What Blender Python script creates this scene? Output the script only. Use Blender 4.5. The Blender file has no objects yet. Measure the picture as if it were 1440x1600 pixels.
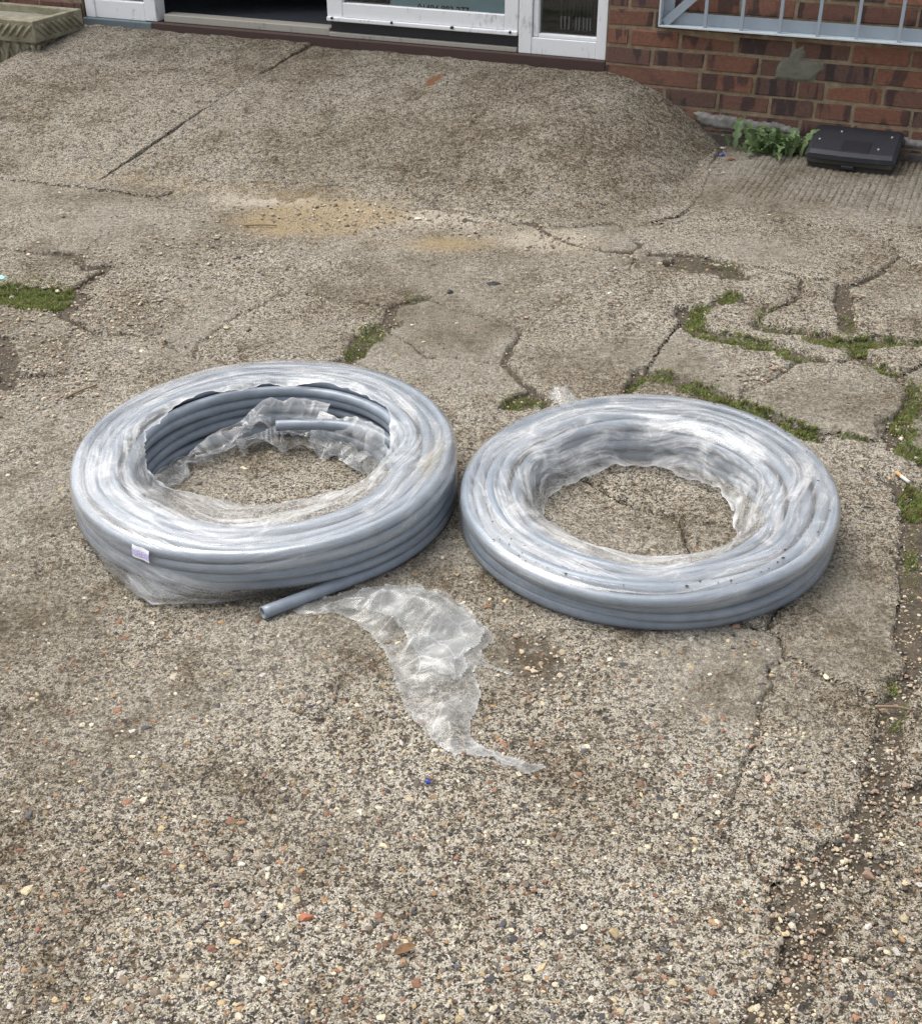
import bpy, math, random
import numpy as np
from mathutils import Vector

rng = np.random.default_rng(7)
random.seed(7)
SC = bpy.context.scene
COL = SC.collection
R = math.radians

# ------------------------------------------------------------------ camera
CAM_H = 1.434
PITCH, ROLL, FOC = R(31.6), R(-0.088), 1950.0        # FOC: focal length for a 1440 px wide frame
cam = bpy.data.cameras.new('camera')
cam.sensor_fit = 'HORIZONTAL'; cam.sensor_width = 36.0; cam.lens = 36.0 * FOC / 1440.0
cam.clip_start = 0.05; cam.clip_end = 500
cam_o = bpy.data.objects.new('camera', cam); COL.objects.link(cam_o)
FWD = np.array([0, math.cos(PITCH), -math.sin(PITCH)])
RGT0 = np.array([1.0, 0, 0]); UP0 = np.cross(RGT0, FWD)
RGT = RGT0 * math.cos(ROLL) + UP0 * math.sin(ROLL)
UPV = -RGT0 * math.sin(ROLL) + UP0 * math.cos(ROLL)
from mathutils import Matrix
M = Matrix(((RGT[0], UPV[0], -FWD[0], 0), (RGT[1], UPV[1], -FWD[1], 0), (RGT[2], UPV[2], -FWD[2], CAM_H), (0, 0, 0, 1)))
cam_o.matrix_world = M
SC.camera = cam_o

# ------------------------------------------------------------------ world, sun, exposure
SUN_EL, SUN_AZ = R(64), R(-60)          # azimuth from +Y towards +X : the light comes from behind and left
w = bpy.data.worlds.new('World'); SC.world = w; w.use_nodes = True
nt = w.node_tree; nt.nodes.clear()
sky = nt.nodes.new('ShaderNodeTexSky'); sky.sky_type = 'NISHITA'; sky.sun_disc = False
sky.sun_elevation = SUN_EL; sky.sun_rotation = SUN_AZ
sky.air_density = 1.0; sky.dust_density = 4.0; sky.ozone_density = 1.0
hs = nt.nodes.new('ShaderNodeHueSaturation'); hs.inputs['Saturation'].default_value = 0.30
bg = nt.nodes.new('ShaderNodeBackground'); bg.inputs['Strength'].default_value = 0.15
wo = nt.nodes.new('ShaderNodeOutputWorld')
nt.links.new(sky.outputs[0], hs.inputs['Color']); nt.links.new(hs.outputs[0], bg.inputs[0]); nt.links.new(bg.outputs[0], wo.inputs[0])
sl = bpy.data.lights.new('sun', 'SUN'); sl.energy = 1.5; sl.angle = R(48); sl.color = (1.0, 0.965, 0.91)
so = bpy.data.objects.new('sun', sl); COL.objects.link(so)
sd = Vector((math.sin(SUN_AZ) * math.cos(SUN_EL), math.cos(SUN_AZ) * math.cos(SUN_EL), math.sin(SUN_EL)))
so.rotation_euler = sd.to_track_quat('Z', 'Y').to_euler(); so.location = sd * 30
SC.view_settings.view_transform = 'Standard'; SC.view_settings.look = 'None'
SC.view_settings.exposure = 0.94; SC.view_settings.gamma = 1.0
SC.render.engine = 'CYCLES'
SC.cycles.transparent_max_bounces = 24; SC.cycles.max_bounces = 6; SC.cycles.diffuse_bounces = 3
SC.cycles.use_denoising = True; SC.cycles.denoiser = 'OPENIMAGEDENOISE'; SC.cycles.denoising_input_passes = 'RGB_ALBEDO_NORMAL'; SC.cycles.denoising_prefilter = 'NONE'

# ------------------------------------------------------------------ places
def ray(x, y): return FWD * FOC + RGT * (x - 720) + UPV * (800 - y)
def at(x, y, z=0.0):
    """point of the photograph (1440x1600) on the level plane z"""
    d = ray(x, y); t = (z - CAM_H) / d[2]; return np.array([0, 0, CAM_H]) + d * t
WD, PSI = 5.2993, R(22.902)             # the facade: distance and turn
WN = np.array([math.sin(PSI), math.cos(PSI), 0.0]); WU = np.array([math.cos(PSI), -math.sin(PSI), 0.0])
ZO = -.096                               # facade heights are measured from a datum this far below the yard
def W(u, z, d=0.0): return WU * u + WN * (WD - d) + np.array([0, 0, z + ZO])
def wall_at(x, y, d=0.0):
    r = ray(x, y); t = (WD - d) / (r @ WN); P = np.array([0, 0, CAM_H]) + r * t; return float(P @ WU), float(P[2]) - ZO
def uv_of(P): return P[..., 0] * WU[0] + P[..., 1] * WU[1], WD - (P[..., 0] * WN[0] + P[..., 1] * WN[1])

# ------------------------------------------------------------------ noise
_perm = np.random.default_rng(3).permutation(4096)
def _h(ix, iy, s): return _perm[(_perm[(ix + s * 131) & 4095] + iy * 7 + s * 17) & 4095]
def vnoise(x, y, s=0):
    x = np.asarray(x, float); y = np.asarray(y, float)
    ix = np.floor(x).astype(int); iy = np.floor(y).astype(int); fx = x - ix; fy = y - iy
    fx = fx * fx * (3 - 2 * fx); fy = fy * fy * (3 - 2 * fy)
    g = lambda a, b: _h(a, b, s) / 2047.5 - 1.0
    return (g(ix, iy) * (1 - fx) + g(ix + 1, iy) * fx) * (1 - fy) + (g(ix, iy + 1) * (1 - fx) + g(ix + 1, iy + 1) * fx) * fy
def fbm(x, y, s=0, o=4):
    a, t, n = 1.0, 0.0, 0.0
    for k in range(o): t = t + a * vnoise(x * 2 ** k + 13.7 * k, y * 2 ** k + 5.1 * k, s + k); n += a; a *= .5
    return t / n
def worley(x, y, s=0):
    ix = np.floor(x).astype(int); iy = np.floor(y).astype(int)
    f1 = np.full(np.shape(x), 9.0); f2 = f1.copy(); idv = np.zeros(np.shape(x))
    for a in (-1, 0, 1):
        for b in (-1, 0, 1):
            jx = ix + a; jy = iy + b
            px = jx + _h(jx, jy, s) / 4095.0; py = jy + _h(jx, jy, s + 5) / 4095.0
            d = np.hypot(x - px, y - py); h = _h(jx, jy, s + 9) / 4095.0
            n = d < f1; f2 = np.where(n, f1, np.minimum(f2, d)); idv = np.where(n, h, idv); f1 = np.where(n, d, f1)
    return f1, f2, idv
def sstep(a, b, x): t = np.clip((x - a) / (b - a), 0, 1); return t * t * (3 - 2 * t)

# ------------------------------------------------------------------ objects
def link(name, me, mat=None, parent=None, label=None, cat=None, group=None, kind=None):
    o = bpy.data.objects.new(name, me); COL.objects.link(o)
    if mat is not None and me is not None and not me.materials: me.materials.append(mat)
    if parent is not None: o.parent = parent
    if label: o['label'] = label
    if cat: o['category'] = cat
    if group: o['group'] = group
    if kind: o['kind'] = kind
    return o
def mesh(name, v, f, smooth=True, uv=None, attrs=None):
    me = bpy.data.meshes.new(name)
    v = np.asarray(v, float)
    me.from_pydata(v.tolist(), [], f.tolist() if isinstance(f, np.ndarray) else f)
    if smooth: me.polygons.foreach_set('use_smooth', np.ones(len(me.polygons), bool))
    if uv is not None:
        li = np.empty(len(me.loops), int); me.loops.foreach_get('vertex_index', li)
        l = me.uv_layers.new(name='UVMap'); l.data.foreach_set('uv', np.asarray(uv, float)[li].ravel())
    for k, a in (attrs or {}).items():
        a = np.asarray(a, float)
        if a.ndim == 1: me.attributes.new(k, 'FLOAT', 'POINT').data.foreach_set('value', a)
        else: me.attributes.new(k, 'FLOAT_COLOR', 'POINT').data.foreach_set('color', np.c_[a, np.ones(len(a))].ravel())
    me.update(); return me
def empty(name, loc, label, cat, group=None):
    o = link(name, None, label=label, cat=cat, group=group); o.location = loc; o.empty_display_size = .05; return o
def grid_faces(nu, nv, wrap=False):
    i = np.arange(nu if wrap else nu - 1); j = np.arange(nv - 1); I, J = np.meshgrid(i, j, indexing='ij'); I2 = (I + 1) % nu
    return np.stack([I * nv + J, I2 * nv + J, I2 * nv + J + 1, I * nv + J + 1], -1).reshape(-1, 4)
BOXF = [(0, 3, 2, 1), (4, 5, 6, 7), (0, 1, 5, 4), (1, 2, 6, 5), (2, 3, 7, 6), (3, 0, 4, 7)]
import bmesh
def bevel_mesh(name, v, f, w=.003, seg=2, smooth=False):
    bm = bmesh.new(); vs = [bm.verts.new(tuple(p)) for p in v]
    for q in f: bm.faces.new([vs[i] for i in q])
    bmesh.ops.recalc_face_normals(bm, faces=bm.faces)
    if w: bmesh.ops.bevel(bm, geom=bm.edges[:], offset=w, segments=seg, affect='EDGES', profile=.5)
    me = bpy.data.meshes.new(name); bm.to_mesh(me); bm.free()
    if smooth: me.polygons.foreach_set('use_smooth', np.ones(len(me.polygons), bool))
    return me
def wbox(name, u0, u1, z0, z1, d0, d1, mat, parent, w=.003, **k):
    """box in the facade's own directions: along u, up z, out d; the parent stands at the world origin or is given"""
    v = [W(u0, z0, d0), W(u1, z0, d0), W(u1, z0, d1), W(u0, z0, d1), W(u0, z1, d0), W(u1, z1, d0), W(u1, z1, d1), W(u0, z1, d1)]
    off = np.array(parent.location) if parent is not None else np.zeros(3)
    return link(name, bevel_mesh(name, np.array(v) - off, BOXF, w), mat, parent, **k)
def catmull(P, n):
    P = np.asarray(P, float); P = np.vstack([2 * P[0] - P[1], P, 2 * P[-1] - P[-2]]); out = []
    for i in range(1, len(P) - 2):
        t = np.linspace(0, 1, n, endpoint=(i == len(P) - 3))[:, None]
        a, b, c, d = P[i - 1:i + 3]
        out.append(.5 * (2 * b + (c - a) * t + (2 * a - 5 * b + 4 * c - d) * t ** 2 + (3 * b - a - 3 * c + d) * t ** 3))
    return np.vstack(out)
def sweep(path, rad, ns=12, up=(0, 0, 1)):
    P = np.asarray(path, float); T = np.gradient(P, axis=0); T /= np.linalg.norm(T, axis=1)[:, None]
    s = np.cross(T, np.array(up)); s /= np.linalg.norm(s, axis=1)[:, None]; n = np.cross(s, T)
    a = np.linspace(0, 2 * np.pi, ns, endpoint=False); rad = np.broadcast_to(np.asarray(rad, float), (len(P),))
    V = P[:, None] + rad[:, None, None] * (np.cos(a)[None, :, None] * s[:, None] + np.sin(a)[None, :, None] * n[:, None])
    i = np.arange(len(P) - 1)[:, None]; j = np.arange(ns)[None]; j2 = (j + 1) % ns
    F = np.stack([i * ns + j, i * ns + j2, (i + 1) * ns + j2, (i + 1) * ns + j], -1).reshape(-1, 4)
    return V.reshape(-1, 3), F
def tube_mesh(name, path, rad, ns=12, caps=True):
    V, F = sweep(path, rad, ns); F = F.tolist()
    if caps: F += [list(range(ns))[::-1], list(range(len(V) - ns, len(V)))]
    return mesh(name, V, F)

# ------------------------------------------------------------------ materials
class NT:
    def __init__(s, name):
        s.m = bpy.data.materials.new(name); s.m.use_nodes = True; s.t = s.m.node_tree; s.t.nodes.clear()
        s.out = s.t.nodes.new('ShaderNodeOutputMaterial')
    def n(s, ty, inp=None, **k):
        q = s.t.nodes.new(ty)
        for a, b in k.items(): setattr(q, a, b)
        for a, b in (inp or {}).items():
            if isinstance(b, bpy.types.NodeSocket): s.t.links.new(b, q.inputs[a])
            else: q.inputs[a].default_value = b
        return q
    def math(s, op, a, b=0.0, c=0.0, clamp=False): return s.n('ShaderNodeMath', {0: a, 1: b, 2: c}, operation=op, use_clamp=clamp).outputs[0]
    def mix(s, f, a, b, bt='MIX'):
        q = s.t.nodes.new('ShaderNodeMix'); q.data_type = 'RGBA'; q.blend_type = bt
        for i, x in ((0, f), (6, a), (7, b)):
            if isinstance(x, bpy.types.NodeSocket): s.t.links.new(x, q.inputs[i])
            else: q.inputs[i].default_value = (*x, 1) if isinstance(x, tuple) and len(x) == 3 else x
        return q.outputs[2]
    def ramp(s, f, pts, interp='LINEAR'):
        q = s.n('ShaderNodeValToRGB', {0: f}); q.color_ramp.interpolation = interp; e = q.color_ramp.elements
        while len(e) > 1: e.remove(e[-1])
        for i, (p, c) in enumerate(pts):
            x = e[0] if i == 0 else e.new(p)
            x.position = p; x.color = (*c, 1) if isinstance(c, tuple) else (c, c, c, 1)
        return q.outputs[0]
    def smooth(s, x, a, b): return s.n('ShaderNodeMapRange', {0: x, 1: a, 2: b, 3: 0.0, 4: 1.0}, interpolation_type='SMOOTHSTEP').outputs[0]
    def noise(s, vec, sc, det=4, rough=.55, dist=0.0): return s.n('ShaderNodeTexNoise', {'Vector': vec, 'Scale': sc, 'Detail': det, 'Roughness': rough, 'Distortion': dist})
    def vor(s, vec, sc, feat='F1'): return s.n('ShaderNodeTexVoronoi', {'Vector': vec, 'Scale': sc}, feature=feat)
    def obj(s): return s.n('ShaderNodeTexCoord').outputs['Object']
    def attr(s, nm): return s.n('ShaderNodeAttribute', attribute_name=nm)
    def mapping(s, v, sc=(1, 1, 1), loc=(0, 0, 0), rot=(0, 0, 0)): return s.n('ShaderNodeMapping', {0: v, 1: loc, 2: rot, 3: sc}).outputs[0]
    def bump(s, h, st, dist, nrm=None):
        d = {'Height': h, 'Strength': st, 'Distance': dist}
        if nrm is not None: d['Normal'] = nrm
        return s.n('ShaderNodeBump', d).outputs[0]
    def pbr(s, col, rough=.8, nrm=None, **k):
        d = {'Base Color': (*col, 1) if isinstance(col, tuple) else col, 'Roughness': rough}
        if nrm is not None: d['Normal'] = nrm
        d.update(k); b = s.n('ShaderNodeBsdfPrincipled', d); s.t.links.new(b.outputs[0], s.out.inputs[0]); return s.m
    def done(s, sh): s.t.links.new(sh, s.out.inputs[0]); return s.m

AGG = [(0, (.030, .027, .023)), (.16, (.055, .046, .034)), (.36, (.088, .072, .050)), (.55, (.130, .106, .074)), (.68, (.080, .078, .074)), (.80, (.18, .138, .085)), (.92, (.33, .265, .16)), (.97, (.19, .095, .045))]
PEB = [(0, (.040, .041, .046)), (.2, (.075, .056, .042)), (.42, (.19, .090, .050)), (.52, (.28, .165, .080)), (.64, (.15, .108, .072)), (.82, (.38, .29, .155)), (1, (.48, .42, .30))]
def mat_concrete(name, pale=1.0):
    t = NT(name); P = t.obj()
    wob = t.noise(P, 120, 2); P2 = t.n('ShaderNodeVectorMath', {0: P, 1: t.n('ShaderNodeVectorMath', {0: wob.outputs['Color'], 'Scale': .009}, operation='SCALE').outputs[0]}, operation='ADD').outputs[0]
    big = t.noise(P, 1.9, 5, .62).outputs[0]; sn = t.noise(P, 34, 4, .7).outputs[0]
    na = t.noise(P, 140, 4, .70).outputs[0]; nb = t.noise(P, 380, 2, .65).outputs[0]
    exp = t.attr('exposed').outputs['Fac']; dirt = t.attr('dirt').outputs['Fac']; sand = t.attr('sand').outputs['Fac']; lime = t.attr('lime').outputs['Fac']; rust = t.attr('rust').outputs['Fac']
    g = t.math('ADD', t.math('MULTIPLY', na, .62), t.math('MULTIPLY', nb, .38))
    g = t.math('ADD', g, t.math('MULTIPLY', t.math('SUBTRACT', sn, .5), .16))
    # stones bedded in pale cement: the cement stands as a ragged net between them
    va = t.vor(P2, 175); vc = t.vor(P2, 60)
    sa = t.n('ShaderNodeSeparateColor', {0: va.outputs['Color']}); ca = t.ramp(sa.outputs[0], AGG, 'CONSTANT')
    ca = t.mix(.45, ca, t.mix(1.0, ca, t.ramp(nb, [(.3, .25), (.7, 1.7)]), 'MULTIPLY'))
    paleC = t.ramp(nb, [(.3, (.23 * pale, .203 * pale, .162 * pale)), (.52, (.41 * pale, .372 * pale, .305 * pale)), (.72, (.68 * pale, .630 * pale, .535 * pale))])
    net = t.smooth(t.math('ADD', g, t.math('MULTIPLY', t.math('SUBTRACT', va.outputs['Distance'], .42), .20)), .486, .556)
    rough = t.mix(net, ca, paleC)
    smoo = t.ramp(g, [(.33, (.075 * pale, .066 * pale, .050 * pale)), (.45, (.19 * pale, .170 * pale, .135 * pale)), (.55, (.30 * pale, .275 * pale, .228 * pale)), (.66, (.47 * pale, .435 * pale, .365 * pale))])
    col = t.mix(t.smooth(t.math('ADD', exp, t.math('MULTIPLY', t.math('SUBTRACT', sn, .5), .9)), .25, .95), smoo, rough)
    sc = t.n('ShaderNodeSeparateColor', {0: vc.outputs['Color']})
    mc = t.math('MULTIPLY', t.smooth(t.math('SUBTRACT', t.math('MULTIPLY_ADD', sc.outputs[2], .22, .2), vc.outputs['Distance']), -.03, .03), t.math('LESS_THAN', sc.outputs[1], t.math('MULTIPLY', exp, .17)))
    col = t.mix(t.math('MULTIPLY', mc, .9), col, t.ramp(sc.outputs[0], PEB, 'CONSTANT'))
    # grey-brown weathering in broad uneven patches
    col = t.mix(t.smooth(big, .40, .66), col, t.mix(1.0, col, (.64, .60, .54), 'MULTIPLY'))
    stn = t.noise(P, 7.5, 6, .72).outputs[0]; col = t.mix(t.math('MULTIPLY', t.smooth(stn, .48, .66), .7), col, t.mix(1.0, col, (.56, .51, .44), 'MULTIPLY'))
    crs = t.noise(P, 58, 3, .78).outputs[0]; col = t.mix(t.math('MULTIPLY', t.smooth(crs, .46, .37), t.math('MULTIPLY_ADD', exp, .62, .18, clamp=True)), col, (.040, .032, .023)); col = t.mix(t.math('MULTIPLY', t.smooth(crs, .55, .63), t.math('MULTIPLY_ADD', exp, .62, .08, clamp=True)), col, paleC)
    col = t.mix(t.math('MULTIPLY', t.smooth(t.math('ADD', lime, t.math('MULTIPLY', t.math('SUBTRACT', g, .5), 2.2)), .3, .95), .72), col, t.mix(nb, (.24, .21, .165), (.68, .61, .49)))
    col = t.mix(t.math('MULTIPLY', t.smooth(t.math('ADD', sand, t.math('ADD', t.math('MULTIPLY', t.math('SUBTRACT', sn, .5), .8), t.math('MULTIPLY', t.math('SUBTRACT', stn, .5), .9))), .15, .95), .70), col, t.mix(g, (.11, .078, .04), (.52, .40, .225)))
    col = t.mix(t.smooth(t.math('ADD', dirt, t.math('MULTIPLY', t.math('SUBTRACT', sn, .5), 1.3)), .35, .85), col, t.mix(g, (.022, .016, .010), (.135, .105, .068)))
    col = t.mix(t.math('MULTIPLY', t.smooth(t.math('ADD', rust, t.math('MULTIPLY', t.math('SUBTRACT', g, .5), 2.5)), .4, .8), .85), col, (.19, .065, .02))
    hgt = t.math('ADD', t.math('MULTIPLY_ADD', g, 3.0, t.math('MULTIPLY', crs, 2.5)), t.math('SUBTRACT', t.math('MULTIPLY', mc, .8), t.math('MULTIPLY', va.outputs['Distance'], .6)))
    return t.pbr(col, .93, t.bump(hgt, .8, .005), **{'Specular IOR Level': .25})
M_CONC = mat_concrete('weathered_concrete')
M_RAMP = mat_concrete('ramp_concrete', .92)
def mat_soil():
    t = NT('soil'); P = t.obj(); a = t.noise(P, 60, 6, .7).outputs[0]; v = t.vor(P, 210); c = t.n('ShaderNodeSeparateColor', {0: v.outputs['Color']})
    col = t.ramp(a, [(.3, (.020, .015, .010)), (.55, (.060, .046, .029)), (.75, (.115, .088, .058))])
    m = t.math('MULTIPLY', t.smooth(v.outputs['Distance'], .42, .34), t.math('LESS_THAN', c.outputs[1], .5))
    col = t.mix(m, col, t.ramp(c.outputs[0], AGG, 'CONSTANT'))
    return t.pbr(col, .95, t.bump(t.math('ADD', a, m), .8, .004))
M_SOIL = mat_soil()
def mat_attr(name, rough=.8, amt=.35, sc=90):
    t = NT(name); c = t.attr('Col').outputs['Color']; P = t.obj(); n = t.noise(P, sc, 4, .6).outputs[0]
    return t.pbr(t.mix(amt, c, t.mix(1.0, c, t.ramp(n, [(.3, .35), (.7, 1.5)]), 'MULTIPLY')), rough, t.bump(n, .3, .002))
M_STONE = mat_attr('pebble_stone', .75, .5, 400)
def mat_leafy(name, c0, c1, rough=.6, sc=60):
    t = NT(name); n = t.noise(t.obj(), sc, 3).outputs[0]; col = t.ramp(n, [(.3, c0), (.7, c1)])
    rgh = t.n('ShaderNodeBsdfPrincipled', {'Base Color': col, 'Roughness': rough}); tr = t.n('ShaderNodeBsdfTranslucent', {0: col})
    return t.done(t.n('ShaderNodeMixShader', {0: .3, 1: rgh.outputs[0], 2: tr.outputs[0]}).outputs[0])
M_GRASS = mat_leafy('grass_blades', (.080, .125, .024), (.22, .26, .065), .6, 45)
M_WEED = mat_leafy('weed_leaf', (.11, .18, .065), (.25, .33, .155), .5, 25)
M_DRY = mat_leafy('dry_leaf', (.13, .07, .03), (.26, .15, .07), .8, 80)
def mat_pipe():
    t = NT('grey_pipe'); P = t.obj(); n = t.noise(P, 30, 5, .65).outputs[0]; f = t.noise(P, 300, 3).outputs[0]
    col = t.ramp(n, [(.3, (.150, .178, .212)), (.65, (.205, .235, .272))]); col = t.mix(t.math('MULTIPLY', t.smooth(f, .6, .75), .35), col, (.34, .38, .42))
    return t.pbr(col, .33, t.bump(f, .08, .001))
M_PIPE = mat_pipe()
def mat_film(name, base=.06, milk_glint=.55, streak=(2.2, 55), crump=26, gloss=.5, dust=False, warm=(.80, .815, .83), rough=.22, bump=.30, area=True, fold=.16, det=5):
    t = NT(name); U = t.attr('filmco').outputs['Vector']
    wv = t.noise(U, 9, 3).outputs['Color']
    U2 = t.n('ShaderNodeVectorMath', {0: U, 1: t.n('ShaderNodeVectorMath', {0: wv, 'Scale': .012}, operation='SCALE').outputs[0]}, operation='ADD').outputs[0]
    s1 = t.noise(t.mapping(U2, (streak[0], streak[0], streak[1])), 1.0, det, .62, .4).outputs[0]
    s2 = t.noise(t.mapping(U2, (streak[0] * 2.3, streak[0] * 2.3, streak[1] * 2.6), (3, 7, 1)), 1.0, 3, .6).outputs[0]
    cl = t.noise(t.mapping(U, (6, 6, 16)), 1.0, 4, .62, .6).outputs[0]
    cr = t.vor(U2, crump, 'DISTANCE_TO_EDGE').outputs[0]
    crl = t.smooth(cr, .05, 0.0)
    m = t.math('MULTIPLY', t.smooth(t.math('ADD', t.math('MULTIPLY', s1, .38), t.math('ADD', t.math('MULTIPLY', s2, .17), t.math('MULTIPLY', cl, .50))), .44, .70), milk_glint)  # white streaks: film haze, plus sky highlights and glints painted in
    m = t.math('ADD', m, t.math('MULTIPLY', crl, t.math('MULTIPLY', t.smooth(cl, .42, .62), fold)))
    m_r = t.math('MULTIPLY', t.attr('rim').outputs['Fac'], .40)  # edge highlight of the film, painted in as extra white
    if area: m = t.math('MULTIPLY', m, t.attr('layers').outputs['Fac']); base = t.math('MULTIPLY', t.attr('layers').outputs['Fac'], base)
    m = t.math('ADD', m, m_r)
    h = t.math('ADD', t.math('MULTIPLY', s1, 1.0), t.math('ADD', t.math('MULTIPLY', s2, .5), t.math('MULTIPLY', cr, .6)))
    nb = t.bump(h, bump, .005)
    lw = t.math('MULTIPLY_ADD', t.math('POWER', t.n('ShaderNodeLayerWeight', {'Blend': .5}).outputs['Facing'], 4.0), .9, .045)
    colr = (*warm, 1)
    if dust:
        d = t.attr('dust').outputs['Fac']; dm = t.smooth(t.math('ADD', d, t.math('MULTIPLY', t.math('SUBTRACT', t.noise(t.mapping(U, (1, 2.5, 1)), 60, 5, .75).outputs[0], .5), 2.2)), .62, 1.1)
        colr = t.mix(dm, (*warm, 1), (.50, .42, .27, 1)); m = t.math('ADD', m, t.math('MULTIPLY', dm, .22))
    dif = t.n('ShaderNodeBsdfDiffuse', {0: colr, 'Normal': nb})
    trl = t.n('ShaderNodeBsdfTranslucent', {0: (*warm, 1)})
    glo = t.n('ShaderNodeBsdfGlossy', {0: (1, 1, 1, 1), 'Roughness': rough, 'Normal': nb})
    tra = t.n('ShaderNodeBsdfTransparent', {0: (.95, .96, .97, 1)})
    body = t.n('ShaderNodeMixShader', {0: .35, 1: dif.outputs[0], 2: trl.outputs[0]})
    a = t.n('ShaderNodeMixShader', {0: t.math('ADD', m, base, clamp=True), 1: tra.outputs[0], 2: body.outputs[0]})
    b = t.n('ShaderNodeMixShader', {0: t.math('MULTIPLY', t.math('MULTIPLY', t.math('ADD', lw, .02), gloss), t.math('MULTIPLY', t.math('ADD', .5, s2), t.math('SUBTRACT', t.math('MULTIPLY_ADD', t.attr('layers').outputs['Fac'], .65, .35), t.math('MULTIPLY', t.attr('inner').outputs['Fac'], .72)) if area else 1.0), clamp=True), 1: a.outputs[0], 2: glo.outputs[0]})
    return t.done(b.outputs[0])
M_FILM1 = mat_film('film_stretched', .14, .74, (4.0, 95), 17, 1.6, True, bump=.16, rough=.18, warm=(.74, .74, .73))
M_FILM2 = mat_film('film_tight', .15, .74, (4.4, 90), 17, 1.6, bump=.16, rough=.18, warm=(.74, .74, .73))
M_FILML = mat_film('film_loose', .17, .30, (8, 20), 20, .42, warm=(.60, .61, .60), rough=.22, bump=.12, area=False, fold=.30, det=2)
M_FILMI = mat_film('film_flap', .12, .24, (9, 9), 16, .55, warm=(.58, .59, .585), rough=.24, bump=.10, area=False, fold=.28, det=2)
def mat_brick():
    t = NT('red_brick'); P = t.obj(); oi = t.n('ShaderNodeObjectInfo'); rnd = oi.outputs['Random']
    off = t.n('ShaderNodeCombineXYZ', {0: t.math('MULTIPLY', rnd, 37.0), 1: t.math('MULTIPLY', rnd, 11.0), 2: t.math('MULTIPLY', rnd, 71.0)}).outputs[0]
    Q = t.n('ShaderNodeVectorMath', {0: P, 1: off}, operation='ADD').outputs[0]
    band = t.noise(t.mapping(Q, (3.6, .6, .35)), 1.0, 2, .4).outputs[0]
    n = t.noise(t.mapping(Q, (7, 3.5, 2.4)), 2.2, 6, .7).outputs[0]; f = t.noise(t.mapping(Q, (7, 3.5, 2.4)), 14, 4, .7).outputs[0]
    base = t.ramp(rnd, [(0, (.138, .066, .046)), (.3, (.095, .054, .043)), (.55, (.180, .080, .050)), (.75, (.115, .060, .046)), (1, (.22, .104, .066))])
    col = t.mix(t.smooth(band, .52, .60), base, t.mix(1.0, base, (.42, .50, .62), 'MULTIPLY'))
    col = t.mix(t.smooth(n, .35, .75), col, t.mix(1.0, col, (1.5, 1.45, 1.4), 'MULTIPLY'))
    col = t.mix(t.math('MULTIPLY', t.smooth(f, .62, .75), .5), col, (.34, .27, .21)); col = t.mix(t.math('MULTIPLY', t.smooth(f, .4, .3), .6), col, (.04, .022, .02))
    return t.pbr(col, .9, t.bump(t.math('ADD', n, f), .5, .006))
M_BRICK = mat_brick()
def mat_mortar(name, c0, c1):
    t = NT(name); P = t.obj(); n = t.noise(P, 22, 6, .7).outputs[0]; f = t.noise(P, 220, 3, .7).outputs[0]
    return t.pbr(t.mix(.35, t.ramp(n, [(.3, c0), (.7, c1)]), t.ramp(f, [(.3, .1), (.7, .4)]), 'OVERLAY'), .95, t.bump(t.math('ADD', n, f), .6, .005))
M_MORTAR = mat_mortar('mortar', (.17, .13, .085), (.40, .31, .20))
M_PATCH = mat_mortar('grey_cement', (.16, .155, .12), (.25, .24, .19))
M_CRUST = mat_mortar('pale_crust', (.13, .122, .108), (.36, .348, .32))
M_PLINTH = mat_mortar('dark_plinth', (.06, .05, .045), (.15, .13, .115))
def mat_upper():
    t = NT('upper_brickwork'); U = t.n('ShaderNodeTexCoord').outputs['UV']
    b = t.n('ShaderNodeTexBrick', {'Vector': U, 'Scale': 1.0, 'Mortar Size': .006, 'Brick Width': .225, 'Row Height': .075, 'Color1': (.11, .046, .033, 1), 'Color2': (.07, .034, .027, 1), 'Mortar': (.27, .21, .14, 1)})
    return t.pbr(b.outputs[0], .9, t.bump(b.outputs['Fac'], -.5, .006))
M_UPPER = mat_upper()
def mat_paint(name, col, dirt=(.22, .20, .17), amt=.6, rough=.45, sc=9):
    t = NT(name); P = t.obj(); n = t.noise(P, sc, 6, .72).outputs[0]; f = t.noise(t.mapping(P, (1, 1, .25)), 60, 4, .7).outputs[0]
    k = t.smooth(t.math('ADD', t.math('MULTIPLY', n, .55), t.math('MULTIPLY', f, .45)), .53, .68)
    return t.pbr(t.mix(t.math('MULTIPLY', k, amt), (*col, 1), (*dirt, 1)), rough, t.bump(f, .12, .002))
M_WHITE = mat_paint('white_upvc', (.74, .75, .76), (.30, .29, .29), .7)
M_SILL = mat_paint('red_brown_sill', (.050, .026, .020), (.028, .02, .017), .8, .6)
M_SILLBLUE = mat_paint('blue_grey_sill', (.12, .15, .165), (.05, .055, .055), .8, .6)
M_ALU = mat_paint('worn_threshold', (.34, .32, .28), (.16, .14, .12), .8, .5)
M_BLACK = mat_paint('black_rubber', (.012, .012, .016), (.03, .03, .03), .6, .5)
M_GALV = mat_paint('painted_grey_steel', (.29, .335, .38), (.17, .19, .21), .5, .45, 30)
M_GALVLIT = mat_paint('lit_grey_steel', (.52, .58, .61), (.3, .36, .37), .5, .4, 30)  # the same grille steel, paler: light on these legs put into the colour
M_NAVY = mat_paint('dark_navy_plastic', (.017, .019, .026), (.055, .056, .058), .7, .5, 26)
M_NAVYDK = mat_paint('near_black_plastic', (.010, .011, .016), (.02, .02, .025), .5, .5, 18)
M_BODY = mat_paint('grimy_box_side', (.030, .027, .020), (.06, .05, .033), .8, .8, 18)
M_SCREW = mat_paint('pale_screw', (.5, .5, .5), (.3, .3, .3), .4, .4)
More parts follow.
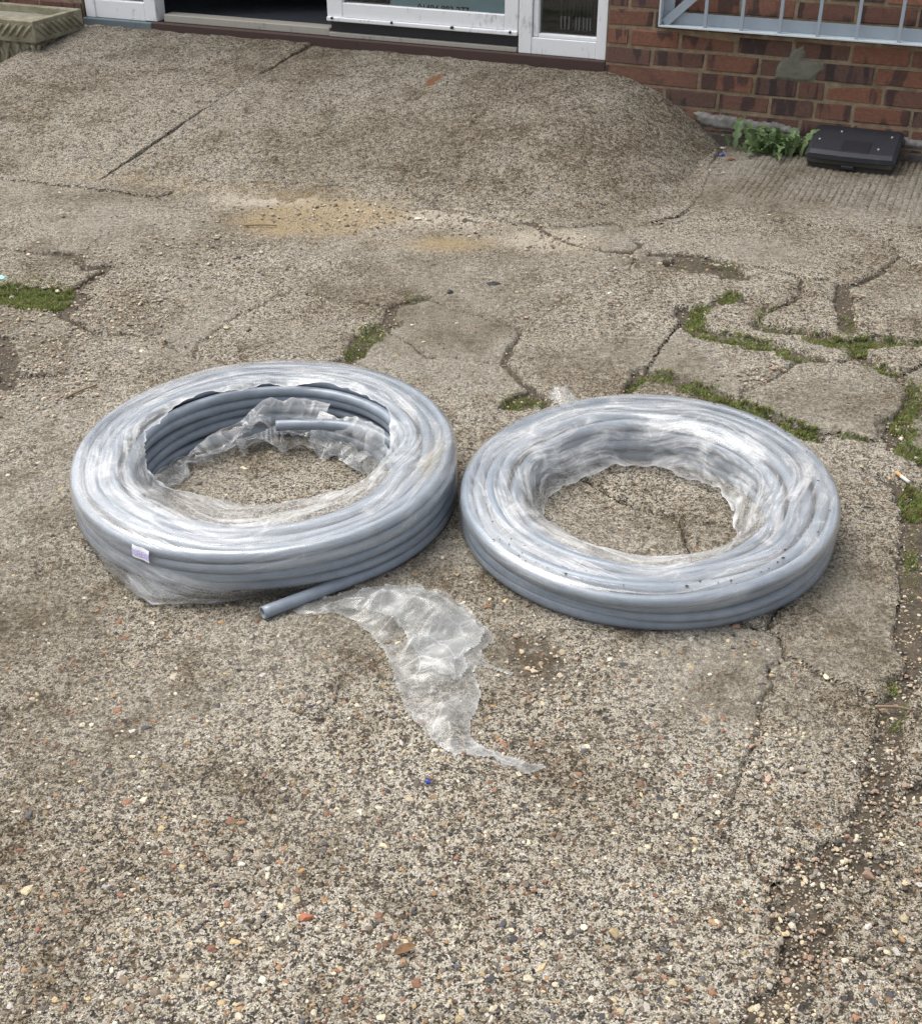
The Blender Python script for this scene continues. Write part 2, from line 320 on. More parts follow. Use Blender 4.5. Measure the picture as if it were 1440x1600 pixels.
def mat_planter():
    t = NT('mossy_cast_stone'); P = t.obj(); n = t.noise(P, 12, 6, .7).outputs[0]; f = t.noise(P, 130, 3, .7).outputs[0]
    return t.pbr(t.mix(t.math('MULTIPLY', f, .5), t.ramp(n, [(.3, (.15, .138, .092)), (.5, (.30, .278, .195)), (.72, (.46, .43, .34))]), (.10, .09, .05)), .95, t.bump(t.math('ADD', n, f), .6, .006))
M_PLANTER = mat_planter()
def mat_mat():
    t = NT('entrance_matting'); P = t.obj(); n = t.noise(P, 420, 3, .8).outputs[0]; g = t.noise(P, 5, 4).outputs[0]
    col = t.ramp(n, [(.35, (.012, .015, .024)), (.7, (.075, .085, .110))]); return t.pbr(t.mix(t.math('MULTIPLY', g, .4), col, (.035, .038, .045)), 1.0, t.bump(n, .8, .006))
M_MAT = mat_mat()
def mat_plain(name, col, rough=.7, **k): t = NT(name); n = t.noise(t.obj(), 40, 4).outputs[0]; return t.pbr(t.mix(t.math('MULTIPLY', n, .3), (*col, 1), tuple(c * .6 for c in col)), rough, **k)
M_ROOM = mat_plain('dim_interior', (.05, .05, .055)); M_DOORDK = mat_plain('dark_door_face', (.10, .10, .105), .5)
M_POSTER = mat_plain('pale_blue_poster', (.42, .58, .63), .5); M_INK = mat_plain('black_ink', (.015, .015, .02), .6)
M_BLIND = mat_plain('dark_blind', (.028, .030, .032), .6); M_BLINDW = mat_plain('white_blind_weight', (.42, .42, .42), .5)
def mat_glass():
    t = NT('window_glass'); g = t.n('ShaderNodeBsdfGlossy', {0: (1, 1, 1, 1), 'Roughness': .03}); r = t.n('ShaderNodeBsdfTransparent', {0: (.86, .89, .89, 1)})
    fr = t.n('ShaderNodeFresnel', {'IOR': 1.5}).outputs[0]
    return t.done(t.n('ShaderNodeMixShader', {0: fr, 1: r.outputs[0], 2: g.outputs[0]}).outputs[0])
M_GLASS = mat_glass()
def mat_sticker():
    t = NT('printed_sticker'); U = t.n('ShaderNodeTexCoord').outputs['UV']; n = t.noise(t.mapping(U, (26, 9, 1)), 1.0, 3, .7).outputs[0]
    s = t.n('ShaderNodeSeparateXYZ', {0: U}); b = t.math('MULTIPLY', t.smooth(t.math('ABSOLUTE', t.math('SUBTRACT', s.outputs[1], .45)), .34, .22), t.smooth(n, .42, .55))
    return t.pbr(t.mix(b, (.78, .77, .82, 1), (.36, .28, .62, 1)), .5)
M_STICK = mat_sticker()
M_WOOD = mat_plain('weathered_twig', (.20, .14, .09), .9); M_PAPER = mat_plain('white_paper', (.55, .53, .48), .8); M_FILTER = mat_plain('cork_filter', (.52, .28, .10), .8)
M_BLUEP = mat_plain('blue_plastic', (.03, .05, .30), .4); M_MINT = mat_plain('mint_plastic', (.25, .62, .52), .5); M_RUSTY = mat_plain('rust_brown_litter', (.16, .055, .02), .9)

# ------------------------------------------------------------------ yard: soil, cracked concrete
# cracks as lines on the ground (given where the photograph shows them) with a half width in metres
CR = []
def crack(w, *pts): CR.append((w * .84 if w >= .03 and pts[0][1] > 900 else w, np.array([at(x, y)[:2] for x, y in pts])))
crack(.008, (1000, 352), (1110, 340), (1249, 347), (1374, 370), (1440, 378), (1560, 395), (1640, 405))
crack(.012, (1374, 370), (1407, 396), (1440, 422), (1540, 480), (1640, 530))
crack(.010, (1407, 396), (1381, 422), (1339, 444), (1318, 446), (1287, 437), (1252, 434), (1211, 420), (1162, 415))
crack(.020, (1162, 415), (1114, 404), (1055, 399), (1010, 398)); crack(.008, (1010, 398), (940, 389), (880, 372))
crack(.045, (1060, 412), (1110, 420), (1150, 428))
crack(.010, (1252, 434), (1251, 455), (1270, 461), (1318, 472))
crack(.022, (1318, 446), (1317, 472), (1325, 503), (1329, 520))
crack(.012, (1252, 462), (1225, 478), (1197, 489)); crack(.012, (1150, 465), (1197, 472), (1190, 490), (1183, 507))
crack(.010, (1339, 470), (1381, 479), (1419, 494), (1440, 510), (1520, 560), (1640, 600))
crack(.030, (1072, 485), (1084, 511), (1113, 521), (1155, 531), (1190, 538), (1218, 541)); crack(.026, (1218, 541), (1242, 552), (1278, 562))
crack(.024, (1125, 470), (1146, 462), (1166, 470)); crack(.018, (1125, 470), (1098, 480), (1084, 500))
crack(.026, (1183, 507), (1204, 514), (1252, 519), (1287, 531)); crack(.034, (1287, 531), (1332, 541), (1374, 533), (1440, 538), (1520, 545), (1640, 560))
crack(.010, (1162, 612), (1204, 597), (1239, 569), (1278, 562), (1308, 566), (1343, 555), (1332, 541))
crack(.028, (1345, 555), (1370, 574), (1402, 588)); crack(.020, (1402, 588), (1423, 607), (1427, 635)); crack(.034, (1427, 635), (1408, 663), (1398, 684), (1408, 703), (1440, 718), (1500, 740), (1640, 770))
crack(.012, (1402, 585), (1440, 571), (1500, 560), (1560, 552))
crack(.030, (1006, 585), (1054, 590), (1086, 607), (1134, 626), (1183, 646), (1228, 666), (1268, 681))
crack(.016, (978, 612), (1006, 585)); crack(.009, (1268, 681), (1287, 694), (1322, 722), (1374, 746)); crack(.016, (1374, 746), (1402, 764), (1426, 788), (1440, 800))
crack(.007, (1268, 678), (1308, 677), (1357, 691), (1395, 694))
crack(.032, (1440, 770), (1425, 785), (1432, 840), (1428, 900), (1425, 960), (1428, 1020))
crack(.030, (1430, 1020), (1424, 1045), (1401, 1086), (1390, 1124), (1388, 1169)); crack(.036, (1388, 1169), (1384, 1210), (1366, 1262), (1337, 1311), (1296, 1349))
crack(.042, (1296, 1349), (1252, 1385), (1248, 1420), (1259, 1461), (1251, 1499)); crack(.032, (1251, 1499), (1240, 1536), (1215, 1570), (1195, 1610), (1170, 1700), (1150, 1800))
crack(.007, (1280, 1436), (1307, 1487), (1352, 1502), (1401, 1521), (1440, 1532), (1520, 1550), (1640, 1580)); crack(.014, (1364, 1262), (1400, 1250), (1440, 1235), (1500, 1210), (1640, 1180))
crack(.016, (1385, 1345), (1330, 1360), (1290, 1390))
crack(.0032, (1200, 985), (1217, 1000), (1229, 1030), (1262, 1045), (1307, 1071), (1337, 1082), (1375, 1100))
crack(.0022, (1225, 1034), (1206, 1049), (1208, 1075), (1191, 1097), (1186, 1135), (1172, 1176)); crack(.0014, (1172, 1176), (1150, 1244), (1120, 1277))
crack(.0026, (1120, 1277), (1112, 1290), (1150, 1330), (1180, 1352), (1210, 1385)); crack(.009, (1100, 1275), (1122, 1277))
crack(.006, (850, 700), (907, 747), (956, 779), (1001, 792), (1065, 815), (1141, 828), (1240, 850), (1230, 920), (1200, 985)); crack(.005, (1065, 815), (1074, 851), (1083, 869), (1100, 930), (1150, 975), (1200, 985))
crack(.009, (850, 700), (854, 626), (817, 597), (787, 567), (800, 542), (817, 517)); crack(.030, (800, 632), (825, 622))
crack(.014, (667, 463), (612, 478), (604, 505)); crack(.030, (604, 505), (575, 522), (558, 547), (530, 570)); crack(.005, (604, 513), (633, 530), (667, 555), (692, 555)); crack(.0015, (692, 555), (740, 560), (787, 567)); crack(.005, (660, 464), (671, 467), (717, 484), (754, 492), (817, 517))
crack(.006, (205, 522), (250, 533), (292, 553), (302, 557), (333, 557), (365, 571), (400, 590), (470, 590), (530, 570)); crack(.0028, (302, 557), (309, 536), (368, 494), (417, 467), (455, 453)); crack(.0015, (455, 453), (540, 470), (612, 478))
crack(.016, (40, 392), (62, 394), (115, 397), (139, 418), (174, 415)); crack(.012, (174, 415), (120, 450), (100, 490), (150, 520), (205, 522))
crack(.06, (-200, 470), (-60, 460), (0, 458), (60, 462), (95, 470)); crack(.012, (-200, 420), (-40, 400), (0, 385), (40, 392)); crack(.010, (-20, 575), (50, 585), (104, 582)); crack(.020, (-30, 520), (0, 530), (15, 560), (10, 600))
crack(.010, (-260, 240), (-120, 262), (0, 277), (120, 292), (250, 308)); crack(.012, (250, 304), (330, 288), (372, 284), (440, 290), (520, 305), (640, 318), (760, 335), (830, 346)); crack(.014, (830, 346), (900, 352), (960, 348))
crack(.0015, (417, 1433), (385, 1460), (383, 1483), (367, 1508), (329, 1546)); crack(.0010, (500, 1130), (530, 1090), (545, 1050))
crack(.006, (1110, 265), (1105, 300), (1060, 335), (1000, 352)); crack(.010, (1110, 265), (1125, 235), (1130, 205), (1640, 240)); crack(.008, (960, 348), (1000, 380), (990, 420)); crack(.0015, (990, 420), (940, 440), (880, 470), (817, 517)); crack(.007, (880, 372), (830, 346))
crack(.012, (1162, 612), (1150, 634)); crack(.0015, (1006, 585), (1030, 545), (1072, 489))
crack(.010, (1640, 230), (1640, 1000), (1640, 1800)); crack(.010, (-200, 230), (-200, 1000), (-200, 1800)); crack(.010, (-200, 1780), (700, 1780), (1640, 1780))

def axis_lin(a, b, n): return np.linspace(a, b, n)
NS, NY = 700, 600
# denser where the place is seen from near; the sheet runs on to both sides and behind
t = np.linspace(-1, 1, NS); S = .40 * t / .80; S = np.where(np.abs(t) > .8, np.sign(t) * (.40 + 2.2 * ((np.abs(t) - .8) / .2) ** 2 + .10 * (np.abs(t) - .8) / .2), S)
q = np.linspace(0, 1, NY); Yv = np.where(q < .06, -4.0 + 4.92 * (1 - (1 - q / .06) ** 2), 0)
m = q >= .06; k = (q[m] - .06) / .94; Yv[m] = .92 + (5.45 - .92) * (k / .93) ** 1.35; far = k > .93; Yv[m] = np.where(far, 5.45 + (k - .93) / .07 * 3.2, Yv[m])
SS, YY = np.meshgrid(S, Yv, indexing='ij'); XX = SS * np.maximum(YY + .8, 1.4)
wx = .010 * fbm(XX * 16, YY * 16, 1, 4) + .004 * vnoise(XX * 90, YY * 90, 2); wy = .010 * fbm(XX * 16, YY * 16, 11, 4) + .004 * vnoise(XX * 90, YY * 90, 12)
PX, PY = XX + wx, YY + wy
F = np.full(XX.shape, .5); jit = fbm(XX * 45, YY * 45, 21, 3); jit2 = fbm(XX * 7, YY * 7, 24, 3)
for hw, pts in CR:
    lo = pts.min(0) - .4; hi = pts.max(0) + .4
    sel = (PX > lo[0]) & (PX < hi[0]) & (PY > lo[1]) & (PY < hi[1])
    if not sel.any(): continue
    x, y = PX[sel], PY[sel]; best = np.full(x.shape, 9.0)
    for a, b in zip(pts[:-1], pts[1:]):
        ab = b - a; L = ab @ ab; tt = np.clip(((x - a[0]) * ab[0] + (y - a[1]) * ab[1]) / L, 0, 1)
        best = np.minimum(best, np.hypot(x - a[0] - tt * ab[0], y - a[1] - tt * ab[1]))
    gs = np.maximum(.0030, .0009 * (np.hypot(x, y) - .2))                  # a crack stays wider than the grid step
    F[sel] = np.minimum(F[sel], best - np.where(hw > .012, np.maximum(hw * (1 + .6 * jit[sel] + .5 * jit2[sel]), gs), np.maximum(hw * .75 * (1 + .9 * jit2[sel]), .0002)))
def blob(cx, cy, rx, ry, z=0.0):
    """soft patch about a point of the photograph, radii in photograph pixels"""
    c = at(cx, cy); ex = at(cx + rx, cy)[0] - c[0]; ey = abs(at(cx, cy - ry)[1] - at(cx, cy + ry)[1]) / 2
    return np.exp(-(((XX - c[0]) / ex) ** 2 + ((YY - c[1]) / ey) ** 2) ** 1.0)
expo = .92 + .36 * fbm(XX * 1.5, YY * 1.5, 31, 3) + .22 * fbm(XX * 5, YY * 5, 34, 3)
expo = expo + .35 * sstep(1.9, 1.2, YY)
for b in ((1150, 1080, 160, 110), (1300, 1200, 90, 120), (1290, 640, 120, 60), (1230, 390, 180, 25), (430, 520, 130, 45), (690, 530, 100, 40), (1340, 960, 90, 120), (1000, 560, 140, 50)): expo = expo - .45 * blob(*b)
lime = sum(a * blob(*b) for a, b in ((.45, (620, 340, 300, 38)), (.62, (700, 325, 170, 26)), (.9, (860, 375, 100, 20)), (.75, (400, 308, 120, 16)), (.5, (985, 1025, 40, 40)), (.5, (110, 1090, 40, 18)), (.35, (180, 470, 110, 50)), (.4, (640, 300, 200, 14)), (.3, (60, 560, 70, 60)), (.35, (835, 600, 30, 25)), (.3, (330, 1400, 80, 50)), (.3, (400, 1290, 60, 60))))
sandv = sum(a * blob(*b) for a, b in ((1.3, (520, 335, 105, 28)), (.95, (700, 380, 85, 14)), (.8, (430, 345, 70, 22)), (.6, (610, 320, 60, 14)), (.4, (900, 390, 60, 16))))
dirtv = sum(a * blob(*b) for a, b in ((.62, (850, 1060, 75, 50)), (.45, (820, 1010, 90, 40)), (.42, (830, 1180, 60, 50)), (.5, (90, 410, 90, 30)), (.4, (60, 480, 130, 60)), (.45, (1090, 420, 70, 25)), (.35, (940, 410, 60, 25)), (.4, (1010, 400, 60, 25)), (.42, (560, 525, 50, 40)), (.4, (820, 620, 60, 25)), (.28, (300, 1240, 110, 60)), (.28, (560, 1330, 120, 60)), (.35, (1270, 1480, 120, 120)), (.3, (20, 640, 60, 60)), (.3, (770, 443, 14, 8)), (.32, (690, 1450, 120, 70)), (.28, (170, 1500, 100, 60)), (.3, (1150, 270, 60, 20)), (.3, (1390, 290, 60, 14))))
dirtv = dirtv - .06 + .15 * fbm(XX * 2.4, YY * 2.4, 71, 4) + .13 * fbm(XX * 7, YY * 7, 75, 3)
U_, V_ = uv_of(np.stack([XX, YY], -1))
ribm = sstep(-1.0, -.94, U_) * sstep(.95, .85, V_ + .06 * fbm(XX * 5, YY * 5, 77, 2)) * sstep(.03, .08, V_)
rib = ribm * (.010 * np.abs(np.sin(np.pi * (U_ + .012 * fbm(XX * 9, YY * 3, 78, 3)) / .030)) * (.6 + .5 * vnoise(XX * 13, YY * 6, 79)))
h = .006 * fbm(XX * 2.2, YY * 2.2, 41, 3) + .0035 * fbm(XX * 14, YY * 14, 45, 3)
f1, f2, _ = worley(XX * 95, YY * 95, 50); h = h + (.0022 * (.6 - f1) * np.clip(expo, 0, 1) + .0016 * vnoise(XX * 180, YY * 180, 52)) * sstep(6.5, 3.5, YY)
h = h - .010 * lime * (.5 + fbm(XX * 22, YY * 22, 61, 3))
edge = sstep(.010, 0.0, F) * (.5 + fbm(XX * 60, YY * 60, 63, 3)); h = h - .007 * edge + np.clip(F * 2.2, -.05, 0) - .006 * sstep(.002, -.001, F)
dirtv = dirtv + .45 * sstep(.007, -.002, F) + .22 * sstep(.04, .0, F) * (fbm(XX * 30, YY * 30, 65, 3) > .05)
Z = h
# pieces: connected parts of the concrete between the cracks
lab = np.full(F.shape, -1, int); solid = F > .75 * np.maximum(np.gradient(Yv)[None, :], np.gradient(XX, axis=0)).clip(0, .02); cur = 0; sizes = []
flat_s = solid.ravel(); flat_l = lab.ravel(); 
for start in np.flatnonzero(flat_s):
    if flat_l[start] >= 0: continue
    st = [int(start)]; flat_l[start] = cur; n = 0
    while st:
        i = st.pop(); n += 1; c = i % NY
        for j in ((i - 1) if c else -1, (i + 1) if c < NY - 1 else -1, i - NY, i + NY):
            if 0 <= j < NS * NY and flat_s[j] and flat_l[j] < 0: flat_l[j] = cur; st.append(j)
    sizes.append(n); cur += 1
lab = flat_l.reshape(F.shape)
for it in range(7):                       # grow into the cracks so that every edge dips below the soil
    g = lab.copy()
    for dx, dy in ((1, 0), (-1, 0), (0, 1), (0, -1)):
        r_ = np.roll(lab, (dx, dy), (0, 1)); g = np.where((g < 0) & (r_ >= 0), r_, g)
    lab = g
ground = None
def ground_z(x, y):
    """height of the yard at a point (nearest grid vertex)"""
    j = np.clip(np.searchsorted(Yv, y), 0, NY - 1); s = x / np.maximum(y + .8, 1.4); i = np.clip(np.searchsorted(S, s), 0, NS - 1); return Z[i, j], F[i, j]
# soil sheet, one grid with the far ground round it
si, sj = slice(None, None, 2), slice(None, None, 2)
sx, sy = XX[si, sj], YY[si, sj]; sz = -.013 + .006 * fbm(sx * 12, sy * 12, 81, 3) + .004 * fbm(sx * 60, sy * 60, 84, 3)
nu, nv = sx.shape; gv = np.stack([sx, sy, sz], -1).reshape(-1, 3); gf = grid_faces(nu, nv).tolist(); b0 = len(gv)
ring = [(-90, -90), (90, -90), (90, 90), (-90, 90)]
gv = np.vstack([gv, [(x, y, -.07) for x, y in ring]]); gf.append([b0, b0 + 1, b0 + 2, b0 + 3])
ground = link('ground', mesh('ground', gv, gf), M_SOIL, kind='structure')
rs_ = np.random.default_rng(17); off_e = rs_.uniform(-.40, .15, cur + 1); off_d = rs_.uniform(-.12, .14, cur + 1); off_e[0 if not len(sizes) else int(np.argmax(sizes))] = 0; off_d[int(np.argmax(sizes))] = 0
expo = expo + np.where(lab >= 0, off_e[lab], 0); dirtv = dirtv + np.where(lab >= 0, off_d[lab], 0)
attrs_all = {'exposed': np.clip(expo, 0, 1.2), 'dirt': dirtv, 'sand': sandv, 'lime': lime, 'rust': np.zeros_like(lime)}
qv = np.stack([lab[:-1, :-1], lab[1:, :-1], lab[1:, 1:], lab[:-1, 1:]], -1); Q = grid_faces(NS, NY).reshape(NS - 1, NY - 1, 4)
qm = qv.max(-1); ok = (qv >= 0).all(-1)
V3 = np.stack([XX, YY, Z], -1).reshape(-1, 3)
big = [c for c in range(cur) if sizes[c] > 60]
big.sort(key=lambda c: -sizes[c])
crumb_faces = []
for n_, c in enumerate(big[:140]):
    fs = Q[ok & (qm == c)]
    ids, inv = np.unique(fs, return_inverse=True)
    me = mesh('concrete_slab', V3[ids], inv.reshape(-1, 4), True, None, {k: a.ravel()[ids] for k, a in attrs_all.items()})
    o = link('concrete_slab', me, M_CONC, ground)
    if n_: o.location.z = random.uniform(-.004, .006)

# tamped strip with ridges running out from the wall
gu, gw = np.meshgrid(np.linspace(-1.02, .75, 380), np.linspace(.02, .86, 64), indexing='ij'); RP = WU[None, None] * gu[..., None] + WN[None, None] * (WD - gw)[..., None]; rx_, ry_ = RP[..., 0], RP[..., 1]
ph_ = (gu + .007 * fbm(gu * 7, gw * 3, 78, 3)) / .026; rdg = np.abs(np.sin(np.pi * ph_)) * (.65 + .55 * fbm(gu * 14, gw * 5, 79, 3)); fade = np.minimum(np.minimum(gu + 1.0, .9) * 6, (.80 + .05 * fbm(gu * 5, gw * 0, 80, 3) - gw) * 9).clip(-.5, 1)
RP[..., 2] = -.004 + .012 * fade + .006 * rdg * fade.clip(0, 1) + .006 * fbm(rx_ * 2.2, ry_ * 2.2, 41, 3) + .003 * fbm(rx_ * 30, ry_ * 30, 88, 3)
link('ribbed_slab', mesh('ribbed_slab', RP.reshape(-1, 3), grid_faces(380, 64), True, None, {'exposed': (.35 + 0 * gu).ravel(), 'dirt': (.62 * sstep(.42, .05, rdg) * fade.clip(0, 1) + .10 + .35 * sstep(.16, .05, gw)).ravel(), 'sand': (0 * gu).ravel(), 'lime': (.30 * sstep(.5, .9, rdg)).ravel(), 'rust': (0 * gu).ravel()}), M_CONC, ground)

# ------------------------------------------------------------------ ramp up to the door
RH = .263
ramp = link('ramp', None, kind='structure'); ramp.location = tuple(W(-2.8, 0, .7)); ramp.empty_display_size = .1
_re = sorted((float(a), float(b)) for a, b in (uv_of(at(x, y)) for x, y in ((-200, 255), (0, 277), (250, 306), (500, 318), (840, 350), (960, 352))))
RU, RV = [a for a, _ in _re], [b for _, b in _re]
def ramp_h(u, v):
    Lv = np.interp(u, RU, RV) * .975
    du = np.clip(u + 1.58, 0, None) / .54
    prof = 1 - np.clip(v / Lv, 0, 1.2) ** 1.15
    return RH * prof * (1 - np.clip(du, 0, 1.15) ** 1.7)
def ramp_piece(u0f, u1f, nu, nv, lift, seed):
    a = np.r_[0, .0006, np.linspace(.0016, .9984, nu - 4), .9994, 1]; b = np.linspace(-.03, 1.80, nv); A, B = np.meshgrid(a, b, indexing='ij')
    U = u0f(B) * (1 - A) + u1f(B) * A; z = ramp_h(U, np.maximum(B, 0)) + lift
    P = WU[None, None] * U[..., None] + WN[None, None] * (WD - B)[..., None]; x, y = P[..., 0], P[..., 1]
    f1, _, _ = worley(x * 70, y * 70, seed); nz = .008 * fbm(x * 3, y * 3, seed, 3) + .007 * fbm(x * 18, y * 18, seed + 3, 3) + .003 * (.5 - f1)
    z = z + nz - .009
    ed = np.minimum(A, 1 - A); z = z - .004 * sstep(.003, 0, ed)
    P[..., 2] = z; skirt = (A == 0) | (A == 1)
    P[..., 2] = np.where(skirt, P[..., 2] - .22, P[..., 2])
    e = .95 + .4 * fbm(x * 1.6, y * 1.6, seed + 9, 3); fr = 1 - z / RH
    rz = np.zeros_like(e); 
    rc = np.array(wall_at(676, 120)) ; 
    d_ = at(677, 121, .22)[:2]; rz = np.exp(-(((x - d_[0] - .35 * (y - d_[1])) / .030) ** 2 + ((y - d_[1]) / .085) ** 2)) * 1.1
    dirt_shade = .42 * np.exp(-(((x - at(200, 75, .24)[0]) / .45) ** 2 + ((y - at(200, 75, .24)[1]) / .16) ** 2)) + .30 * np.exp(-(((x - at(900, 165, .18)[0]) / .40) ** 2 + ((y - at(900, 165, .18)[1]) / .30) ** 2)) + .04 + .16 * fbm(x * 3.2 , y * 3.2, seed + 20, 4) + .10 * fbm((x * WU[0] + y * WU[1]) * 9, (x * WN[0] + y * WN[1]) * 2, seed + 23, 3)
    dirt_shade = dirt_shade + .22 * sstep(.004, 0, ed) + .30 * sstep(.55, .9, (U + 1.56) / .54) * sstep(.5, .0, B)  # flank beside the wall darkened: its shade is painted in with the dirt
    lm = .60 * sstep(.60, 1.0, np.clip(B / np.interp(U, RU, RV), 0, 1)) * (.6 + .5 * fbm(x * 4, y * 4, seed + 30, 3)) + .30 * np.exp(-(((x - at(760, 160, .14)[0]) / .25) ** 2 + ((y - at(760, 160, .14)[1]) / .2) ** 2))
    at_ = {'exposed': e, 'dirt': dirt_shade, 'sand': .45 * sstep(.85, 1.0, fr) * (U > -3.3) * (U < -1.9), 'lime': lm, 'rust': rz}
    return mesh('ramp_slab', P.reshape(-1, 3) - np.array(ramp.location), grid_faces(nu, nv), True, None, {k: q_.ravel() for k, q_ in at_.items()})
jn = lambda B: -2.985 - .115 * B + .004 * fbm(B * 14, B * 0, 5, 3)
def lft(B): return -4.30 - .06 * B + .012 * fbm(B * 9, B * 0, 6, 3)
link('ramp_slab', ramp_piece(lft, lambda B: jn(B) - .0004, 240, 240, .004, 101), M_RAMP, ramp)
link('ramp_slab', ramp_piece(lambda B: jn(B) + .0004, lambda B: -.97 + 0 * B, 300, 260, -.003, 140), M_RAMP, ramp)

# ------------------------------------------------------------------ brick walls
def unit_bricks():
    out = []
    for s in range(4):
        bm = bmesh.new(); bmesh.ops.create_cube(bm, size=1.0)
        bmesh.ops.scale(bm, vec=(.215, .1, .065), verts=bm.verts); bmesh.ops.bevel(bm, geom=bm.edges[:], offset=.0035, segments=1, affect='EDGES')
        r_ = random.Random(s)
        for v in bm.verts: v.co += Vector([r_.uniform(-.0022, .0022) for _ in range(3)])
        bmesh.ops.scale(bm, vec=(1 / .215, 1 / .1, 1 / .065), verts=bm.verts)
        me = bpy.data.meshes.new('brick'); bm.to_mesh(me); bm.free(); me.materials.append(M_BRICK); out.append(me)
    return out
UB = unit_bricks(); YAW = -PSI
def put_brick(parent, ua, ub, za, zb, d=0.0):
    c = W((ua + ub) / 2, (za + zb) / 2, d - .05); o = link('brick', random.choice(UB), None, parent)
    o.location = tuple(c - np.array(parent.location)); o.rotation_euler = (random.uniform(-.012, .012), random.uniform(-.006, .006), YAW + random.uniform(-.01, .01)); o.scale = (ub - ua, .1, zb - za)
ZJ = .605
def brick_wall(u0, u1, rows, label, base_z=-.02, jl={}, d0=0.0):
    wl = empty('brick_wall', tuple(W((u0 + u1) / 2, 0, 0)), label, 'wall')
    wbox('mortar', u0, u1, base_z, .86, -.11, -.0045, M_MORTAR, wl, 0)
    for r_ in rows:
        zt, zb = ZJ - .075 * (r_ - 1), ZJ - .075 * r_
        js = jl.get(r_)
        if js is None:
            ph = -1.2545 if r_ % 2 == 0 else -1.374
            k0 = math.floor((u0 - ph) / .225); js = [ph + .225 * k + random.uniform(-.006, .006) for k in range(k0, k0 + int((u1 - u0) / .225) + 3)]
        js = [j for j in js if u0 + .035 < j < u1 - .02]
        js = [u0 - .005] + js + [u1 + .005]
        if u1 > 0: 
            last = js[-2]
            while u1 - js[-2] > .3: js.insert(-1, js[-2] + .225)
        for a, b in zip(js[:-1], js[1:]):
            g_ = random.uniform(.0055, .0075); put_brick(wl, a + g_, b - g_, zb + g_ + random.uniform(-.001, .001), zt - g_ + random.uniform(-.001, .001), random.uniform(-.003, .003) + d0)
    # the same wall goes on above the picture
    P = [W(u0, .861, 0), W(u1, .861, 0), W(u1, 2.7, 0), W(u0, 2.7, 0), W(u0, .861, -.11), W(u1, .861, -.11), W(u1, 2.7, -.11), W(u0, 2.7, -.11)]
    me = mesh('upper_brickwork', np.array(P) - np.array(wl.location), [(0, 1, 2, 3), (5, 4, 7, 6), (4, 0, 3, 7), (1, 5, 6, 2), (3, 2, 6, 7), (4, 5, 1, 0)], False, [(u0, .861), (u1, .861), (u1, 2.7), (u0, 2.7)] * 2)
    link('upper_brickwork', me, M_UPPER, wl); return wl
wu = lambda x, y: wall_at(x, y)[0]
JL = {4: [wu(1092, 128), wu(1177, 135), wu(1245, 140), wu(1288, 144), wu(1379, 152)], 5: [wu(1037, 148), wu(1120, 158), wu(1202, 165), wu(1271, 172), wu(1331, 178), wu(1422, 188)],
      2: [wu(983, 58), wu(1061, 65), wu(1150, 71), wu(1238, 75), wu(1330, 82), wu(1422, 92)], 6: [wu(1090, 180), wu(1160, 190), wu(1248, 200), wu(1330, 208), wu(1420, 215)]}
wr = brick_wall(-1.572, .75, range(-3, 8), 'dark red brick wall with sandy mortar to the right of the glazed door', jl=JL)
wlft = brick_wall(-6.2, -4.262, range(-3, 8), 'red brick wall behind the cast stone planter, left of the door')
def blotch(name, parent, outline, d, thick, mat, seed, step=.004):
    """a smeared cement patch: outline in facade u,z; lumpy relief"""
    o_ = np.array(outline); lo, hi = o_.min(0), o_.max(0); nu = max(4, int((hi[0] - lo[0]) / step)); nz = max(4, int((hi[1] - lo[1]) / step))
    A, B = np.meshgrid(np.linspace(lo[0] - .01, hi[0] + .01, nu), np.linspace(lo[1] - .01, hi[1] + .01, nz), indexing='ij')
    ins = np.zeros(A.shape, bool); dist = np.full(A.shape, 9.0); Aw = A + .008 * fbm(A * 50, B * 50, seed, 3); Bw = B + .008 * fbm(A * 50, B * 50, seed + 4, 3)
    for (xa, ya), (xb, yb) in zip(o_, np.roll(o_, -1, 0)):
        c = ((ya > Bw) != (yb > Bw)) & (Aw < (xb - xa) * (Bw - ya) / (yb - ya + 1e-12) + xa); ins ^= c
        L = (xb - xa) ** 2 + (yb - ya) ** 2; tt = np.clip(((Aw - xa) * (xb - xa) + (Bw - ya) * (yb - ya)) / L, 0, 1); dist = np.minimum(dist, np.hypot(Aw - xa - tt * (xb - xa), Bw - ya - tt * (yb - ya)))
    sd = np.where(ins, dist, -dist); D_ = d - .006 + (thick + .006) * sstep(-.004, .012, sd) + .003 * fbm(A * 40, B * 40, seed + 8, 3) * (sd > -.004)
    P = WU[None, None] * A[..., None] + WN[None, None] * (WD - D_)[..., None]; P[..., 2] = B + ZO
    Q_ = grid_faces(nu, nz); keep = (sd.ravel()[Q_] > -.006).all(1); ids, inv = np.unique(Q_[keep], return_inverse=True)
    return link(name, mesh(name, P.reshape(-1, 3)[ids] - np.array(parent.location), inv.reshape(-1, 4)), mat, parent)
wp = lambda *pts: [wall_at(x, y) for x, y in pts]
blotch('cement_patch', wr, wp((1232, 90), (1238, 76), (1258, 70), (1258, 84), (1252, 92), (1288, 97), (1290, 108), (1276, 116), (1266, 129), (1232, 127), (1211, 121), (1213, 104), (1220, 92)), .002, .005, M_PATCH, 300)
blotch('pale_crust', wr, wp((1078, 172), (1110, 178), (1135, 180), (1160, 186), (1185, 190), (1215, 193), (1247, 202), (1246, 212), (1215, 210), (1170, 207), (1130, 203), (1095, 195)), .002, .010, M_CRUST, 340)
blotch('pale_crust', wr, wp((1408, 214), (1440, 220), (1480, 224), (1480, 236), (1440, 233), (1408, 228)), .002, .010, M_CRUST, 360)
wbox('plinth', -1.40, .75, .0, .140, -.02, .010, M_PLINTH, wr, .006)

